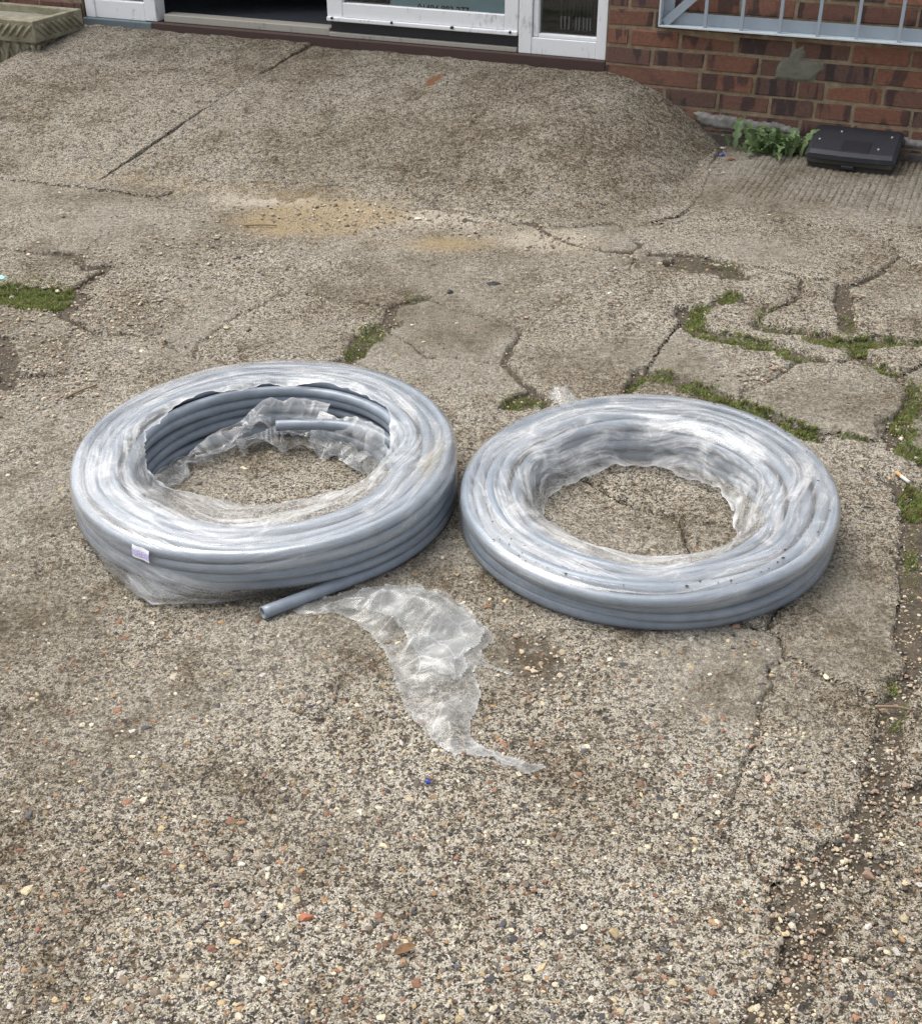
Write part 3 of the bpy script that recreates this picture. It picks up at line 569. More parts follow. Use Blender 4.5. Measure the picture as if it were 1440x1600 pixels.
# ------------------------------------------------------------------ entrance: sill, frame, leaf, side lights
ent = empty('glazed_entrance', tuple(W(-2.9, .35, 0)), 'white framed glazed entrance with its left door leaf standing open', 'door')
B = lambda n, u0, u1, z0, z1, d0, d1, m_, p=ent, w_=.003: None
def eb(n, u0, u1, z0, z1, d0, d1, m_, w_=.003, parent=None):
    o = wbox(n, u0, u1, z0, z1, d0, d1, m_, ent, w_)
    if parent is not None: o.parent = parent
    return o
eb('sill', -4.262, -3.86, .33, .386, -.10, .004, M_SILLBLUE, .006); eb('sill', -3.858, -1.573, .33, .389, -.10, .002, M_SILL, .006)
eb('threshold', -3.80, -2.90, .390, .425, -.10, -.022, M_ALU, .004); eb('threshold', -2.898, -1.98, .390, .410, -.10, -.014, M_ALU, .003)
zt = 2.35
# right side light
ua, ub = -1.972, -1.577
fr = eb('side_frame', ua, ua + .060, .390, zt, -.09, -.012, M_WHITE); eb('side_frame', ub - .045, ub, .3895, zt, -.09, -.010, M_WHITE)
eb('bottom_rail', ua + .0605, ub - .0455, .390, .458, -.085, -.013, M_WHITE); eb('glazing_bead', ua + .062, ua + .086, .459, zt, -.07, -.022, M_WHITE, .004); eb('glazing_bead', ua + .087, ub - .047, .4585, .474, -.07, -.022, M_WHITE, .004)
def pane(u0, u1, z0, z1, d):
    return wbox('pane', u0, u1, z0, z1, d - .006, d, M_GLASS, ent, 0)
pane(ua + .086, ub - .046, .472, zt, -.045)
for k in range(15):
    u = ua + .150 + k * .0165 + random.uniform(-.003, .003)
    b_ = eb('blind_slat', u, u + .0105, .535, 1.9, -.125, -.122, M_BLIND, 0)
    if k not in (3, 9): eb('slat_weight', u + .002, u + .0075, .480, .533, -.126, -.121, M_BLINDW, .001, b_)
# fixed leaf with the poster
ua, ub = -2.902, -1.977
eb('leaf_stile', ua, ua + .078, .468, zt, -.075, -.016, M_WHITE); eb('leaf_stile', ub - .062, ub, .468, zt, -.075, -.016, M_WHITE)
eb('leaf_rail', ua + .0785, ub - .0625,   .478, .539, -.075, -.017, M_WHITE); eb('weather_bar', ua, ub, .459, .4775, -.075, -.004, M_WHITE, .004)
eb('under_leaf_strip', ua + .01, ub, .410, .4585, -.06, -.03, M_BLACK, .002)  # black strip filling the gap under the leaf
pane(ua + .078, ub - .062, .537, zt, -.040)
for u in (ua + .03, ua + .33, ua + .62, ub - .30, ub - .03):
    me = tube_mesh('screw', [W(u, .4725, -.010), W(u, .4735, -.0005), W(u, .474, .0015)] - np.array(ent.location), .006, 8); link('screw', me, M_BLACK, ent)
pl, pr = -2.600, -2.046
poster = wbox('poster', pl, pr, .515, 1.0, -.0545, -.0525, M_POSTER, ent, 0)
fc = bpy.data.curves.new('phone_number', 'FONT'); fc.body = '01494 883 277'; fc.size = .052; fc.offset = .0012; fc.extrude = .0002; fc.align_x = 'LEFT'
fo = bpy.data.objects.new('tmp', fc); COL.objects.link(fo); bpy.context.view_layer.update()
me = bpy.data.meshes.new_from_object(fo.evaluated_get(bpy.context.evaluated_depsgraph_get())); bpy.data.objects.remove(fo)
vv = np.empty(len(me.vertices) * 3); me.vertices.foreach_get('co', vv); vv = vv.reshape(-1, 3)
u0t, z0t = wall_at(652, 8, -.051); u1t, _ = wall_at(733, 16, -.051); ztop = wall_at(655, 6.5, -.051)[1]
sc_ = (u1t - u0t) / (vv[:, 0].max() - vv[:, 0].min())
Pn = np.array([W(u0t + (a - vv[:, 0].min()) * sc_, ztop + .003 + (b - vv[:, 1].max()) * sc_, -.0515 + c) for a, b, c in vv]) - np.array(ent.location)
me.vertices.foreach_set('co', Pn.ravel()); me.update(); me.materials.clear(); tx = link('phone_number', me, M_INK, ent); tx.parent = poster
# left side panel and hinge post
eb('side_frame', -4.246, -4.19, .387, zt, -.09, -.008, M_WHITE); eb('side_frame', -3.90, -3.835, .390, zt, -.09, -.012, M_WHITE); eb('bottom_rail', -4.1895, -3.9005, .3875, .47, -.085, -.013, M_WHITE)
pane(-4.19, -3.90, .47, zt, -.045)
# open leaf, turned inwards about its left side
ol = empty('door_leaf', (0, 0, 0), 'x', 'x'); del ol['label']; del ol['category']; ol.parent = ent; ol.matrix_parent_inverse.identity()
hinge = W(-3.79, 0, -.06); ang = YAW + R(34)
def leaf_box(n, a0, a1, z0, z1, t0, t1, m_):
    ca, sa = math.cos(ang), math.sin(ang); v = []
    for z in (z0, z1):
        for a, t_ in ((a0, t0), (a1, t0), (a1, t1), (a0, t1)): v.append((hinge[0] + ca * a - sa * t_, hinge[1] + sa * a + ca * t_, z))
    o = link(n, bevel_mesh(n, np.array(v) - np.array(ent.location), BOXF, .003), m_, ol)
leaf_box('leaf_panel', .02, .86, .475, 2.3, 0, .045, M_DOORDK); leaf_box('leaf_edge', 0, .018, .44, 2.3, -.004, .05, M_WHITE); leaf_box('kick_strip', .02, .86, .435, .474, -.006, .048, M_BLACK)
eb('lintel', -4.262, -1.572, zt, 2.7, -.11, 0, M_WHITE, .004)
# dim room behind
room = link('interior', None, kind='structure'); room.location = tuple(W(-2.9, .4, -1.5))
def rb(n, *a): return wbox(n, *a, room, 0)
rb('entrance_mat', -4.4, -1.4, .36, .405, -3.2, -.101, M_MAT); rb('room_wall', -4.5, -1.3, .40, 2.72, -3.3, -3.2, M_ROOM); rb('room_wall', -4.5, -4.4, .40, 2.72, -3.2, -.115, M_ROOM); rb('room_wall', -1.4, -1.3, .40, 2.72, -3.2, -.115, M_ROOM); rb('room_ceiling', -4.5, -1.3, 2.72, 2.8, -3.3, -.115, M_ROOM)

# ------------------------------------------------------------------ window grille
GD = .075
gL, gz = wall_at(1028, 36, GD); gR, gz2 = wall_at(1440, 75, GD); gz = (gz + gz2) / 2; gE = gR + .55
gr = empty('window_grille', tuple(W((gL + gE) / 2, gz, GD)), 'grey painted steel window grille with upright bars on the brick wall', 'grille')
wbox('bottom_rail', gL, gE, gz + .003, gz + .048, GD - .055, GD - .050, M_GALV, gr, .001); wbox('bottom_flange', gL, gE, gz - .004, gz + .0025, GD - .055, GD, M_GALVLIT, gr, .001)
wbox('side_rail', gL - .0005, gL + .006, gz + .003, 1.75, GD - .049, GD, M_GALVLIT, gr, .001); wbox('side_flange', gL + .0065, gL + .05, gz + .049, 1.75, GD - .055, GD - .050, M_GALV, gr, .001)
wbox('top_rail', gL, gE, 1.752, 1.79, GD - .055, GD, M_GALV, gr, .001)
a_, b_ = W(gL + .018, gz + .006, GD - .028), W(gL + .26, gz + .235, GD - .028); dv = (b_ - a_) / np.linalg.norm(b_ - a_); nr = np.cross(dv, -WN); 
pts = []
for P in (a_, b_):
    for s1, s2 in ((-1, -1), (1, -1), (1, 1), (-1, 1)): pts.append(P + nr * .017 * s1 - WN * .0035 * s2 - np.array(gr.location))
link('diagonal_brace', bevel_mesh('diagonal_brace', pts, BOXF, .001), M_GALV, gr)
for px in (1100, 1156.5, 1216, 1275.5, 1335.5, 1401):
    u, _ = wall_at(px, 45 + (px - 1100) * .1, GD - .01); wbox('bar', u - .0065, u + .0065, gz + .003, 1.751, GD - .0225, GD - .0095, M_GALV, gr, .001)
for k in range(1, 4): wbox('bar', u + .16 * k - .0065, u + .16 * k + .0065, gz + .003, 1.751, GD - .0225, GD - .0095, M_GALV, gr, .001)

# ------------------------------------------------------------------ meter box
def on(px, py, z): return at(px, py, z)
bx = empty('meter_box', tuple(W(-.5, 0, .12)), 'low black plastic box with sloping navy lid against the brick wall', 'box')
u0b, v0b = uv_of(at(1256, 262)); u1b, v1b = uv_of(at(1390, 281)); vb = float((v0b + v1b) / 2)
u0b, u1b = float(u0b) + .012, float(u1b) - .004
ZG = -ZO; zfr0 = wall_at(1320, 240, vb + .012)[1]
wbox('body', u0b, u1b, ZG - .03, zfr0 - .028, .014, vb, M_BODY, bx, .006)
# lid: a sloping slab with a bowed front edge
zb, zf = wall_at(1267, 194, .02)[1], None
lu0, lu1 = u0b - .012, u1b + .012; zback = wall_at(1340, 200, .02)[1]; 
def front_z(px, py, d):
    return wall_at(px, py, d)[1]
zfr = front_z(1320, 240, vb + .012)
n1, n2 = 25, 12; V, top = [], []
for lay in (0, 1):
    for i in range(n1):
        for j in range(n2):
            a, b = i / (n1 - 1), j / (n2 - 1); x = 2 * a - 1
            dd = .016 + b * (vb + .012 - .016 + .012 * (1 - x * x)); z = zback + (zfr - zback) * b
            er = .010 * (max(0, abs(x) - .93) / .07) ** 2 + .008 * (max(0, b - .92) / .08) ** 2
            V.append(W(lu0 + a * (lu1 - lu0), z - er if lay else z - .026, dd) - np.array(bx.location))
FQ = grid_faces(n1, n2); off = n1 * n2; Fl = [tuple(q_[::-1]) for q_ in FQ.tolist()] + [tuple(i + off for i in q_) for q_ in FQ.tolist()]
bd = [i * n2 for i in range(n1)] + [(n1 - 1) * n2 + j for j in range(1, n2)] + [i * n2 + n2 - 1 for i in range(n1 - 2, -1, -1)] + [j for j in range(n2 - 2, 0, -1)]
for a, b in zip(bd, bd[1:] + bd[:1]): Fl.append((a, b, b + off, a + off))
bm = bmesh.new(); vs = [bm.verts.new(tuple(p)) for p in V]; [bm.faces.new([vs[i] for i in q_]) for q_ in Fl]; bmesh.ops.recalc_face_normals(bm, faces=bm.faces)
me = bpy.data.meshes.new('lid'); bm.to_mesh(me); bm.free(); lid = link('lid', me, M_NAVY, bx)
def on_lid(a, b, up=0.0):
    x = 2 * a - 1; dd = .016 + b * (vb + .012 - .016 + .012 * (1 - x * x)); return W(lu0 + a * (lu1 - lu0), zback + (zfr - zback) * b + up, dd) - np.array(bx.location)
pq = [on_lid(a, b, z) for z in (-.004, .0025) for a, b in ((.37, .50), (.69, .50), (.69, .91), (.37, .91))]
link('recessed_panel', bevel_mesh('recessed_panel', pq, BOXF, .001), M_NAVYDK, lid)
for a, b in ((.31, .2), (.88, .24), (.78, .72), (.10, .55)):
    c = on_lid(a, b); link('screw', tube_mesh('screw', [c, c + (0, 0, .002), c + (0, 0, .004)], [.0042, .0042, .003], 8) if False else mesh('screw', *(lambda V_: (V_, [tuple(range(8)), tuple(range(8, 16))[::-1]] + [(i, (i + 1) % 8, 8 + (i + 1) % 8, 8 + i) for i in range(8)]))(np.array([c + np.array((.0042 * math.cos(k * math.pi / 4), .0042 * math.sin(k * math.pi / 4), z)) for z in (.0035, -.002) for k in range(8)])), False), M_SCREW, lid)
wbox('lid_lip', u0b - .004, u1b + .004, zfr - .047, zfr - .0265, .02, vb + .014, M_BODY, bx, .004); wbox('latch', (u0b + u1b) / 2 - .028, (u0b + u1b) / 2 + .022, zfr - .060, zfr - .042, vb + .010, vb + .024, M_NAVYDK, bx, .005)

# ------------------------------------------------------------------ planter
pt = np.array([wall_at(118, 12, .05)[0], wall_at(118, 12, .05)[1]]); PZ = float(pt[1]); pr_ = at(60, 34, PZ + ZO); pu, pv = uv_of(pr_); pu = float(pu); pv = float(pv)
pb = .05; ur = (pu + float(pt[0])) / 2; ul = ur - .62
pn = empty('stone_planter', tuple(W((ur + ul) / 2, 0, (pv + pb) / 2)), 'mossy cast stone trough with woven lattice sides beside the ramp', 'planter')
rim = .09
def pbx(n, i0, i1, z0, z1, par, mat=M_PLANTER, w_=.006): return wbox(n, ul + i0, ur - i0, z0, z1, pb + i1, pv - i1, mat, par, w_)
def frustum(n, ins0, z0, ins1, z1, mat, par, wall_=.0):
    v = [W(*c) for c in ((ul + ins0, z0, pb + ins0), (ur - ins0, z0, pb + ins0), (ur - ins0, z0, pv - ins0), (ul + ins0, z0, pv - ins0), (ul + ins1, z1, pb + ins1), (ur - ins1, z1, pb + ins1), (ur - ins1, z1, pv - ins1), (ul + ins1, z1, pv - ins1))]
    return link(n, bevel_mesh(n, np.array(v) - np.array(pn.location), BOXF, .006), mat, par)
body = frustum('body', .06, .05, .03, PZ - rim, M_PLANTER, pn)
# hollow rim: four sides and the pale inside that slopes down to the soil
for n_, (a0, a1, b0_, b1_) in (('s', (ul, ur, pv - .035, pv)), ('n', (ul, ur, pb, pb + .035)), ('e', (ur - .035, ur, pb + .0355, pv - .0355)), ('w', (ul, ul + .035, pb + .0355, pv - .0355))): wbox('rim', a0, a1, PZ - rim, PZ, b0_, b1_, M_PLANTER, pn, .005)
M_INSIDE = mat_mortar('pale_inside', (.20, .19, .14), (.44, .42, .34)); pbx('inside', .0352, .0352, PZ - .08, PZ - .035, pn, M_INSIDE, 0)
for z_, h_ in ((PZ - rim - .012, .014), (PZ - .016, .0)): 
    if h_: frustum('moulding', .005, z_, -.004, z_ + h_, M_PLANTER, pn)
def lattice(side, n, z0, z1, rad):
    for k in range(n):
        for dirn in (-1, 1):
            a = (k + .5) / n
            if side == 'front': c = lambda t_: W(ul + .02 + (ur - ul - .04) * a + dirn * (t_ - .5) * (ur - ul) / n * 1.25, z0 + (z1 - z0) * t_, pv + .001 - (.0 if z0 > PZ - rim else .030 + .03 * (PZ - rim - (z0 + (z1 - z0) * t_)) / (PZ - rim)))
            else: c = lambda t_: W(ur + .001 - (.0 if z0 > PZ - rim else .030 + .03 * (PZ - rim - (z0 + (z1 - z0) * t_)) / (PZ - rim)), z0 + (z1 - z0) * t_, pb + .02 + (pv - pb - .04) * a + dirn * (t_ - .5) * (pv - pb) / n * 1.25)
            if z0 > PZ - rim and dirn < 0: continue
            P = np.array([c(t_) for t_ in np.linspace(0, 1, 7)]) - np.array(pn.location)
            off_ = (WN * -1 if side == 'front' else WU) * .006; P += off_[None] * np.sin(np.linspace(0, np.pi, 7))[:, None] * dirn * .6
            link('lattice_strand', tube_mesh('lattice_strand', P, rad, 6), M_PLANTER, pn)
nf = 14; ns_ = max(5, int((pv - pb) / (ur - ul) * nf))
lattice('front', nf, PZ - rim + .018, PZ - .022, .007); lattice('side', ns_, PZ - rim + .018, PZ - .022, .007)
lattice('front', 10, PZ - rim - .20, PZ - rim - .02, .010); lattice('side', max(4, ns_ * 10 // 14), PZ - rim - .20, PZ - rim - .02, .010)

# ------------------------------------------------------------------ pipe coils
PR = .0129
def make_coil(c, Rr, H, tilt, label, nrad, nrow, seed, skip=()):
    co = empty('pipe_coil', (c[0], c[1], 0), label, 'pipe coil', 'coils of grey pipe on the concrete')
    rg = np.random.default_rng(seed); th = np.linspace(0, 2 * np.pi, 181)[:-1]; zs = np.linspace(PR, H - PR, nrow)
    for j in range(nrow):
        for i in range(nrad):
            if not (i == 0 or i == nrad - 1 or j == nrow - 1) or (i, j) in skip: continue
            r0 = Rr - PR - i * .0268 + (rg.uniform(-.004, .002) if i else rg.uniform(-.008, 0)); ph = rg.uniform(0, 6.28, 4)
            r = r0 + .0032 * np.sin(th + ph[0]) + .0024 * np.sin(2 * th + ph[1]) + .001 * np.sin(5 * th + ph[2])
            z = zs[j] + ((tilt[0] * r * np.cos(th) + tilt[1] * r * np.sin(th)) * j / (nrow - 1)) + (.0036 * np.sin(th + ph[3]) + .0028 * np.sin(3 * th + ph[2])) * (j > 0) - (.013 * (i >= nrad - 1) + .0025 * (i == 0)) * (j == nrow - 1)
            C = np.stack([r * np.cos(th), r * np.sin(th), z], -1); rad_ = np.stack([np.cos(th), np.sin(th), 0 * th], -1); a = np.linspace(0, 2 * np.pi, 13)[:-1]
            V = C[:, None] + PR * (np.cos(a)[None, :, None] * rad_[:, None] + np.sin(a)[None, :, None] * np.array([0, 0, 1.0]))
            n_, k_ = len(th), len(a); I, J = np.meshgrid(np.arange(n_), np.arange(k_), indexing='ij'); I2 = (I + 1) % n_; J2 = (J + 1) % k_
            Ff = np.stack([I * k_ + J, I2 * k_ + J, I2 * k_ + J2, I * k_ + J2], -1).reshape(-1, 4)
            link('pipe_turn', mesh('pipe_turn', V.reshape(-1, 3), Ff), M_PIPE, co)
    return co
def hollow_pipe(name, path, parent, end0=True, wall_=.0028):
    """pipe with an open bore at its first point"""
    P = np.asarray(path) - np.array(parent.location); ns = 20
    V1, F1 = sweep(P, PR, ns); V2, F2 = sweep(P, PR - wall_, ns); n1_ = len(V1); Fq = F1.tolist() + [list(q_[::-1] + n1_) for q_ in F2]
    Fq += [[j, n1_ + j, n1_ + (j + 1) % ns, (j + 1) % ns] for j in range(ns)]; e = n1_ - ns
    Fq += [[e + j, e + (j + 1) % ns, n1_ + e + (j + 1) % ns, n1_ + e + j] for j in range(ns)]
    return link(name, mesh(name, np.vstack([V1, V2]), Fq), M_PIPE, parent)
def film_ring(name, parent, prof, mat, NT_=520, NV=70, start=None, end=None, disp=None, tilt=(0, 0), H=.11, dust=None, wing_=None):
    """stretched plastic sheet: a profile (r, z) swept round the coil; start/end give how much of it is left at each angle"""
    th = np.linspace(0, 2 * np.pi, NT_, endpoint=False); L = np.r_[0, np.cumsum(np.hypot(*np.diff(prof, axis=0).T))]; tot = L[-1]; L = L / tot
    wt = sstep(5.3, 6.28, th); s0 = np.zeros(NT_); s1 = end(th) * (1 - wt) + end(th - 2 * np.pi) * wt; t_ = np.linspace(0, 1, NV)
    sv = s0[:, None] + (s1 - s0)[:, None] * t_[None]; TH = np.repeat(th[:, None], NV, 1)
    r = np.interp(sv, L, prof[:, 0]); z = np.interp(sv, L, prof[:, 1])
    d0, d1 = disp(TH, sv, r, z), disp(TH - 2 * np.pi, sv, r, z); wb = sstep(5.3, 6.28, TH); r, z = r + d0[0] * (1 - wb) + d1[0] * wb, z + d0[1] * (1 - wb) + d1[1] * wb
    z = np.maximum(z + (tilt[0] * r * np.cos(TH) + tilt[1] * r * np.sin(TH)) * np.clip(z / H, 0, 1), .002)
    V = np.stack([r * np.cos(TH), r * np.sin(TH), z], -1).reshape(-1, 3); 
    Fq = grid_faces(NT_, NV, True)
    lay_ = .10 + .38 * sstep(.205, .28, sv) + .52 * sstep(.33, .52, sv); lay_ = np.maximum(lay_, .95 * (wing_(TH) if wing_ else 0) * sstep(.26, .2, sv)); at_ = {'dust': (dust(TH, sv) if dust else 0 * TH).ravel(), 'layers': lay_.ravel()}  # whiter on top and inside: overlapping film plus painted sky highlight
    at_['inner'] = sstep(.50, .62, sv).ravel(); at_['rim'] = np.exp(-(1 - np.repeat(t_[None], NT_, 0)) / .014).ravel()
    at_['filmco'] = np.stack([.36 * np.cos(TH), .36 * np.sin(TH), sv * tot + .012 * np.sin(3 * TH) + .010 * np.sin(7 * TH + 1)], -1).reshape(-1, 3)
    return link(name, mesh(name, V, Fq, True, None, at_), mat, parent)
def crumple(x, y, s):
    a, b, _ = worley(x, y, s); c, d, _ = worley(x * 2.3 + 7, y * 2.3, s + 3); return (b - a) * .65 + (d - c) * .35
def angd(a, b): return (a - b + np.pi) % (2 * np.pi) - np.pi

# right coil: low, tightly wrapped
C2, R2, H2, T2 = (.3937, 2.2823), .3975, .1030, (.036, .043)
coil2 = make_coil(C2, R2, H2, T2, 'lower right coil of grey pipe wrapped tight in clear film', 5, 4, 22)
prof2 = np.array([(R2 - .020, .003), (R2 - .004, .010), (R2 + .0015, .022), (R2 + .0018, .050), (R2 + .0015, H2 - .022), (R2 - .002, H2 - .008), (R2 - .012, H2 + .0012), (R2 - .05, H2 + .004), (R2 - .085, H2 + .004), (R2 - .115, H2 + .001), (R2 - .140, H2 - .012), (R2 - .156, H2 - .032), (R2 - .170, .046), (R2 - .182, .022), (R2 - .196, .004)])
def disp2(TH, s, r, z):
    inn = sstep(.46, .85, s); x, y = np.cos(TH) * r, np.sin(TH) * r
    rip = crumple(TH * 1.5, s * 9 + TH * 1.2, 410); fine = fbm(TH * 7, s * 14 + TH * 2, 415, 3); slack = np.clip(fbm(TH * 1.3, 0 * TH, 420, 2) + .35, 0, 1)
    dr = inn * (-.018 * rip * slack - .005 * fine - .018 * slack) + .0008 * fbm(TH * 6, s * 70, 425, 2)
    # outside of the pipe rows the sheet dips between the turns
    side = sstep(.02, .06, s) * sstep(.26, .2, s); dr = dr - .0055 * side * (.5 + .5 * np.cos((z - PR) / ((H2 - 2 * PR) / 3) * 2 * np.pi + np.pi))
    dz = inn * .004 * fbm(TH * 4, s * 6, 430, 2) + sstep(.25, .35, s) * sstep(.65, .5, s) * (.0012 * fbm(TH * 3, s * 60, 435, 3) + .0012 * crumple(TH * 2, s * 16, 437))
    return dr, dz
film_ring('plastic_film', coil2, prof2, M_FILM2, 620, 80, disp=disp2, tilt=T2, H=H2, end=lambda th: .95 + .04 * fbm(th * 4, 0 * th, 440, 4))

rg_ = np.random.default_rng(77); nc = 70; ta = rg_.uniform(-2.9, 1.3, nc); rr_ = R2 - .012 - rg_.gamma(1.5, .012, nc); zz_ = H2 + .0045 + T2[0] * rr_ * np.cos(ta) + T2[1] * rr_ * np.sin(ta); g1 = (1 + 5 ** .5) / 2
cvv = np.array([(0, 0, 1), (1, 0, 0), (0, 1, 0), (-1, 0, 0), (0, -1, 0), (0, 0, -1)], float); cff = np.array([(0, 1, 2), (0, 2, 3), (0, 3, 4), (0, 4, 1), (5, 2, 1), (5, 3, 2), (5, 4, 3), (5, 1, 4)])
csz = (.0008 + rg_.gamma(1.2, .0007, nc)).clip(0, .004); CV = cvv[None] * rg_.uniform(.6, 1.3, (nc, 6, 1)) * csz[:, None, None] * np.array([1.4, 1, .7]) + np.stack([rr_ * np.cos(ta), rr_ * np.sin(ta), zz_], -1)[:, None]
link('soil_crumbs', mesh('soil_crumbs', CV.reshape(-1, 3), (cff[None] + 6 * np.arange(nc)[:, None, None]).reshape(-1, 3), False), M_SOIL, coil2, kind='stuff')

# left coil: taller, its film torn open inside
C1, R1, H1, T1 = (-.4267, 2.3999), .4180, .131, (.0125, .041)
coil1 = make_coil(C1, R1, H1, T1, 'taller left coil of grey pipe with torn clear film and open inner side', 5, 5, 11, skip=((0, 0),))
prof1 = np.array([(R1 - .035, .006), (R1 - .012, .012), (R1 + .001, .030), (R1 + .002, .060), (R1 + .0018, H1 - .024), (R1 - .002, H1 - .008), (R1 - .012, H1 + .0015), (R1 - .05, H1 + .0045), (R1 - .09, H1 + .005), (R1 - .122, H1 + .002), (R1 - .145, H1 - .010), (R1 - .158, H1 - .032), (R1 - .175, H1 - .07), (R1 - .20, H1 - .10), (R1 - .235, .020)])
tip = at(240, 944) - np.array([*C1, 0]); tha, thr = math.atan2(tip[1], tip[0]), math.hypot(tip[0], tip[1])
def disp1(TH, s, r, z):
    inn = sstep(.50, .85, s); x = TH * 3
    rip = crumple(TH * 1.7, s * 8 + TH, 510); fine = fbm(TH * 8, s * 12 + TH * 2, 515, 3); ruf = np.sin(TH * 95 + 3 * fbm(TH * 9, s * 2, 517, 2))
    left = np.exp(-(angd(TH, R(172)) / R(22)) ** 2)
    dr = inn * (-.016 * rip - .010 * fine - .004 * left * ruf) + .0008 * fbm(TH * 6, s * 70, 525, 2)
    side = sstep(.03, .07, s) * sstep(.27, .21, s); loose = np.exp(-(angd(TH, tha) / R(26)) ** 2)
    dr = dr - .0055 * side * (1 - loose) * (.5 + .5 * np.cos((z - PR) / ((H1 - 2 * PR) / 4) * 2 * np.pi + np.pi))
    fw = np.exp(-(angd(TH, R(-92)) / R(72)) ** 4); tin = np.clip((s - .60) / .40, 0, 1)
    r_t = R1 - .128 - .165 * tin; z_t = H1 - .002 - .075 * tin ** 1.5
    inn2 = sstep(.58, .66, s) * fw; dr = dr * (1 - .6 * inn2) + inn2 * (r_t - r)
    low = sstep(.24, .0, s); wing = np.maximum(0, 1 - np.abs(angd(TH, tha)) / R(30)) ** 1.3
    dr = dr + low * wing * (thr - (R1 - .03)) * 1.0 + low * loose * .030 * (crumple(TH * 4, s * 7, 560) - .35)
    dz = inn * .012 * fbm(TH * 9, s * 8, 530, 3) + sstep(.25, .35, s) * sstep(.7, .5, s) * (.0012 * fbm(TH * 3, s * 60, 535, 3) + .0012 * crumple(TH * 2, s * 16, 537))
    dz = dz * (1 - .4 * inn2) + inn2 * (z_t - z) - low * wing * np.clip(z - .004, 0, .02) * .8
    return dr, dz
def end1(th):
    rag = .045 * fbm(th * 4, 0 * th, 540, 3) + .006 * vnoise(th * 22, 0 * th, 545)
    back = np.clip(np.exp(-(angd(th, R(92)) / R(122)) ** 6), 0, 1)          # torn open along the far inner side
    lf = np.exp(-(angd(th, R(170)) / R(26)) ** 2)
    return .95 - .33 * back + rag * (.4 + .6 * back)
dust1 = lambda TH, s: 1.0 * np.exp(-(angd(TH, R(-12)) / R(28)) ** 2 - ((s - .42) / .10) ** 2)
film_ring('plastic_film', coil1, prof1, M_FILM1, 640, 84, disp=disp1, tilt=T1, H=H1, end=end1, dust=dust1, wing_=lambda T: np.exp(-(angd(T, tha) / R(20)) ** 2))
# the lowest outer turn comes away at the front and ends open
e0 = at(410, 958, .016); e1 = at(440, 951, .016); base = np.array([*C1, 0])
pe = e0[:2] - base[:2]; ae, re_ = math.atan2(pe[1], pe[0]), math.hypot(*pe); rho = R1 - PR - .001
at_ = ae + math.acos(min(1, rho / re_)); tp = base + np.array([rho * math.cos(at_), rho * math.sin(at_), PR + .0005]); arc = [e0 + (tp - e0) * k / 4 for k in range(4)]
arc += [base + np.array([rho * math.cos(at_ + R(6) * k), rho * math.sin(at_ + R(6) * k), PR + .0005]) for k in range(42)]
hollow_pipe('pipe_end', catmull(arc, 4), coil1)
# inner end of the pipe lying across the far side of the hole
hollow_pipe('pipe_end', catmull([at(431, 665, .066), at(470, 663.5, .067), at(520, 664, .070), at(570, 672, .07), at(612, 692, .066), at(640, 724, .06)], 8), coil1)
# flap of loose film hanging inside the hole
def flap(name, parent, th0, th1, topf, botf, n, nv, seed, mat):
    a = np.linspace(0, 1, n); b = np.linspace(0, 1, nv); A, B_ = np.meshgrid(a, b, indexing='ij'); TH = R(th0) + (R(th1) - R(th0)) * A
    rt, zt_ = topf(TH); rb, zb_ = botf(TH); cr = .75 - 1.1 * np.abs(fbm(TH * 2.6 + B_ * .9, B_ * 1.3 + TH * .8, seed, 3)) ; fi = fbm(TH * 5, B_ * 2.5, seed + 5, 2)
    bow = np.sin(np.pi * B_)
    r = rt * (1 - B_) + rb * B_ - .020 * bow + (cr - .35) * .040 * (.35 + .65 * B_) + .008 * fi; z = zt_ * (1 - B_) ** 1.15 + zb_ * (1 - (1 - B_) ** 1.15) + (cr - .35) * .030 * bow + .006 * fi
    V = np.stack([r * np.cos(TH), r * np.sin(TH), np.maximum(z, .003)], -1).reshape(-1, 3)
    return link(name, mesh(name, V, grid_faces(n, nv), True, None, {'filmco': np.stack([TH * .28, 0 * TH, B_ * .16], -1).reshape(-1, 3), 'rim': np.maximum(np.exp(-B_ / .03), np.exp(-(1 - B_) / .03)).ravel()}), mat, parent)
ri = R1 - .147
flap('torn_film', coil1, 205, 96, lambda T: (ri - .006 + 0 * T, .030 + .040 * sstep(R(150), R(100), T) + .014 * fbm(T * 6, T * 0, 601, 3)), lambda T: (ri - .040 - .03 * fbm(T * 3, T * 0, 603, 3), .004 + .010 * np.abs(fbm(T * 6, T * 0, 604, 2))), 200, 40, 610, M_FILMI)
flap('torn_film', coil1, 112, 62, lambda T: (ri - .010 + 0 * T, .118 - .05 * sstep(R(98), R(112), T) + .010 * fbm(T * 9, T * 0, 611, 3)), lambda T: (ri - .045 - .03 * fbm(T * 3, T * 0, 613, 2), .034 + .040 * np.abs(fbm(T * 4, T * 0, 614, 2))), 110, 40, 620, M_FILMI)
flap('torn_film', coil1, 70, -8, lambda T: (ri - .004 + 0 * T, .105 - .025 * sstep(R(30), R(70), T) + .008 * fbm(T * 9, T * 0, 621, 3)), lambda T: (ri - .055 - .035 * fbm(T * 3, T * 0, 623, 3), .010 + .030 * np.abs(fbm(T * 4, T * 0, 624, 2))), 150, 40, 630, M_FILMI)
flap('torn_film', coil1, 118, 28, lambda T: (ri - .030 + 0 * T, .040 + .012 * fbm(T * 9, T * 0, 631, 3)), lambda T: (ri - .058 - .018 * np.sin(T * 13 + 2 * fbm(T * 3, T * 0, 634, 2)), .004 + .010 * np.abs(np.sin(T * 6))), 150, 30, 640, M_FILMI)
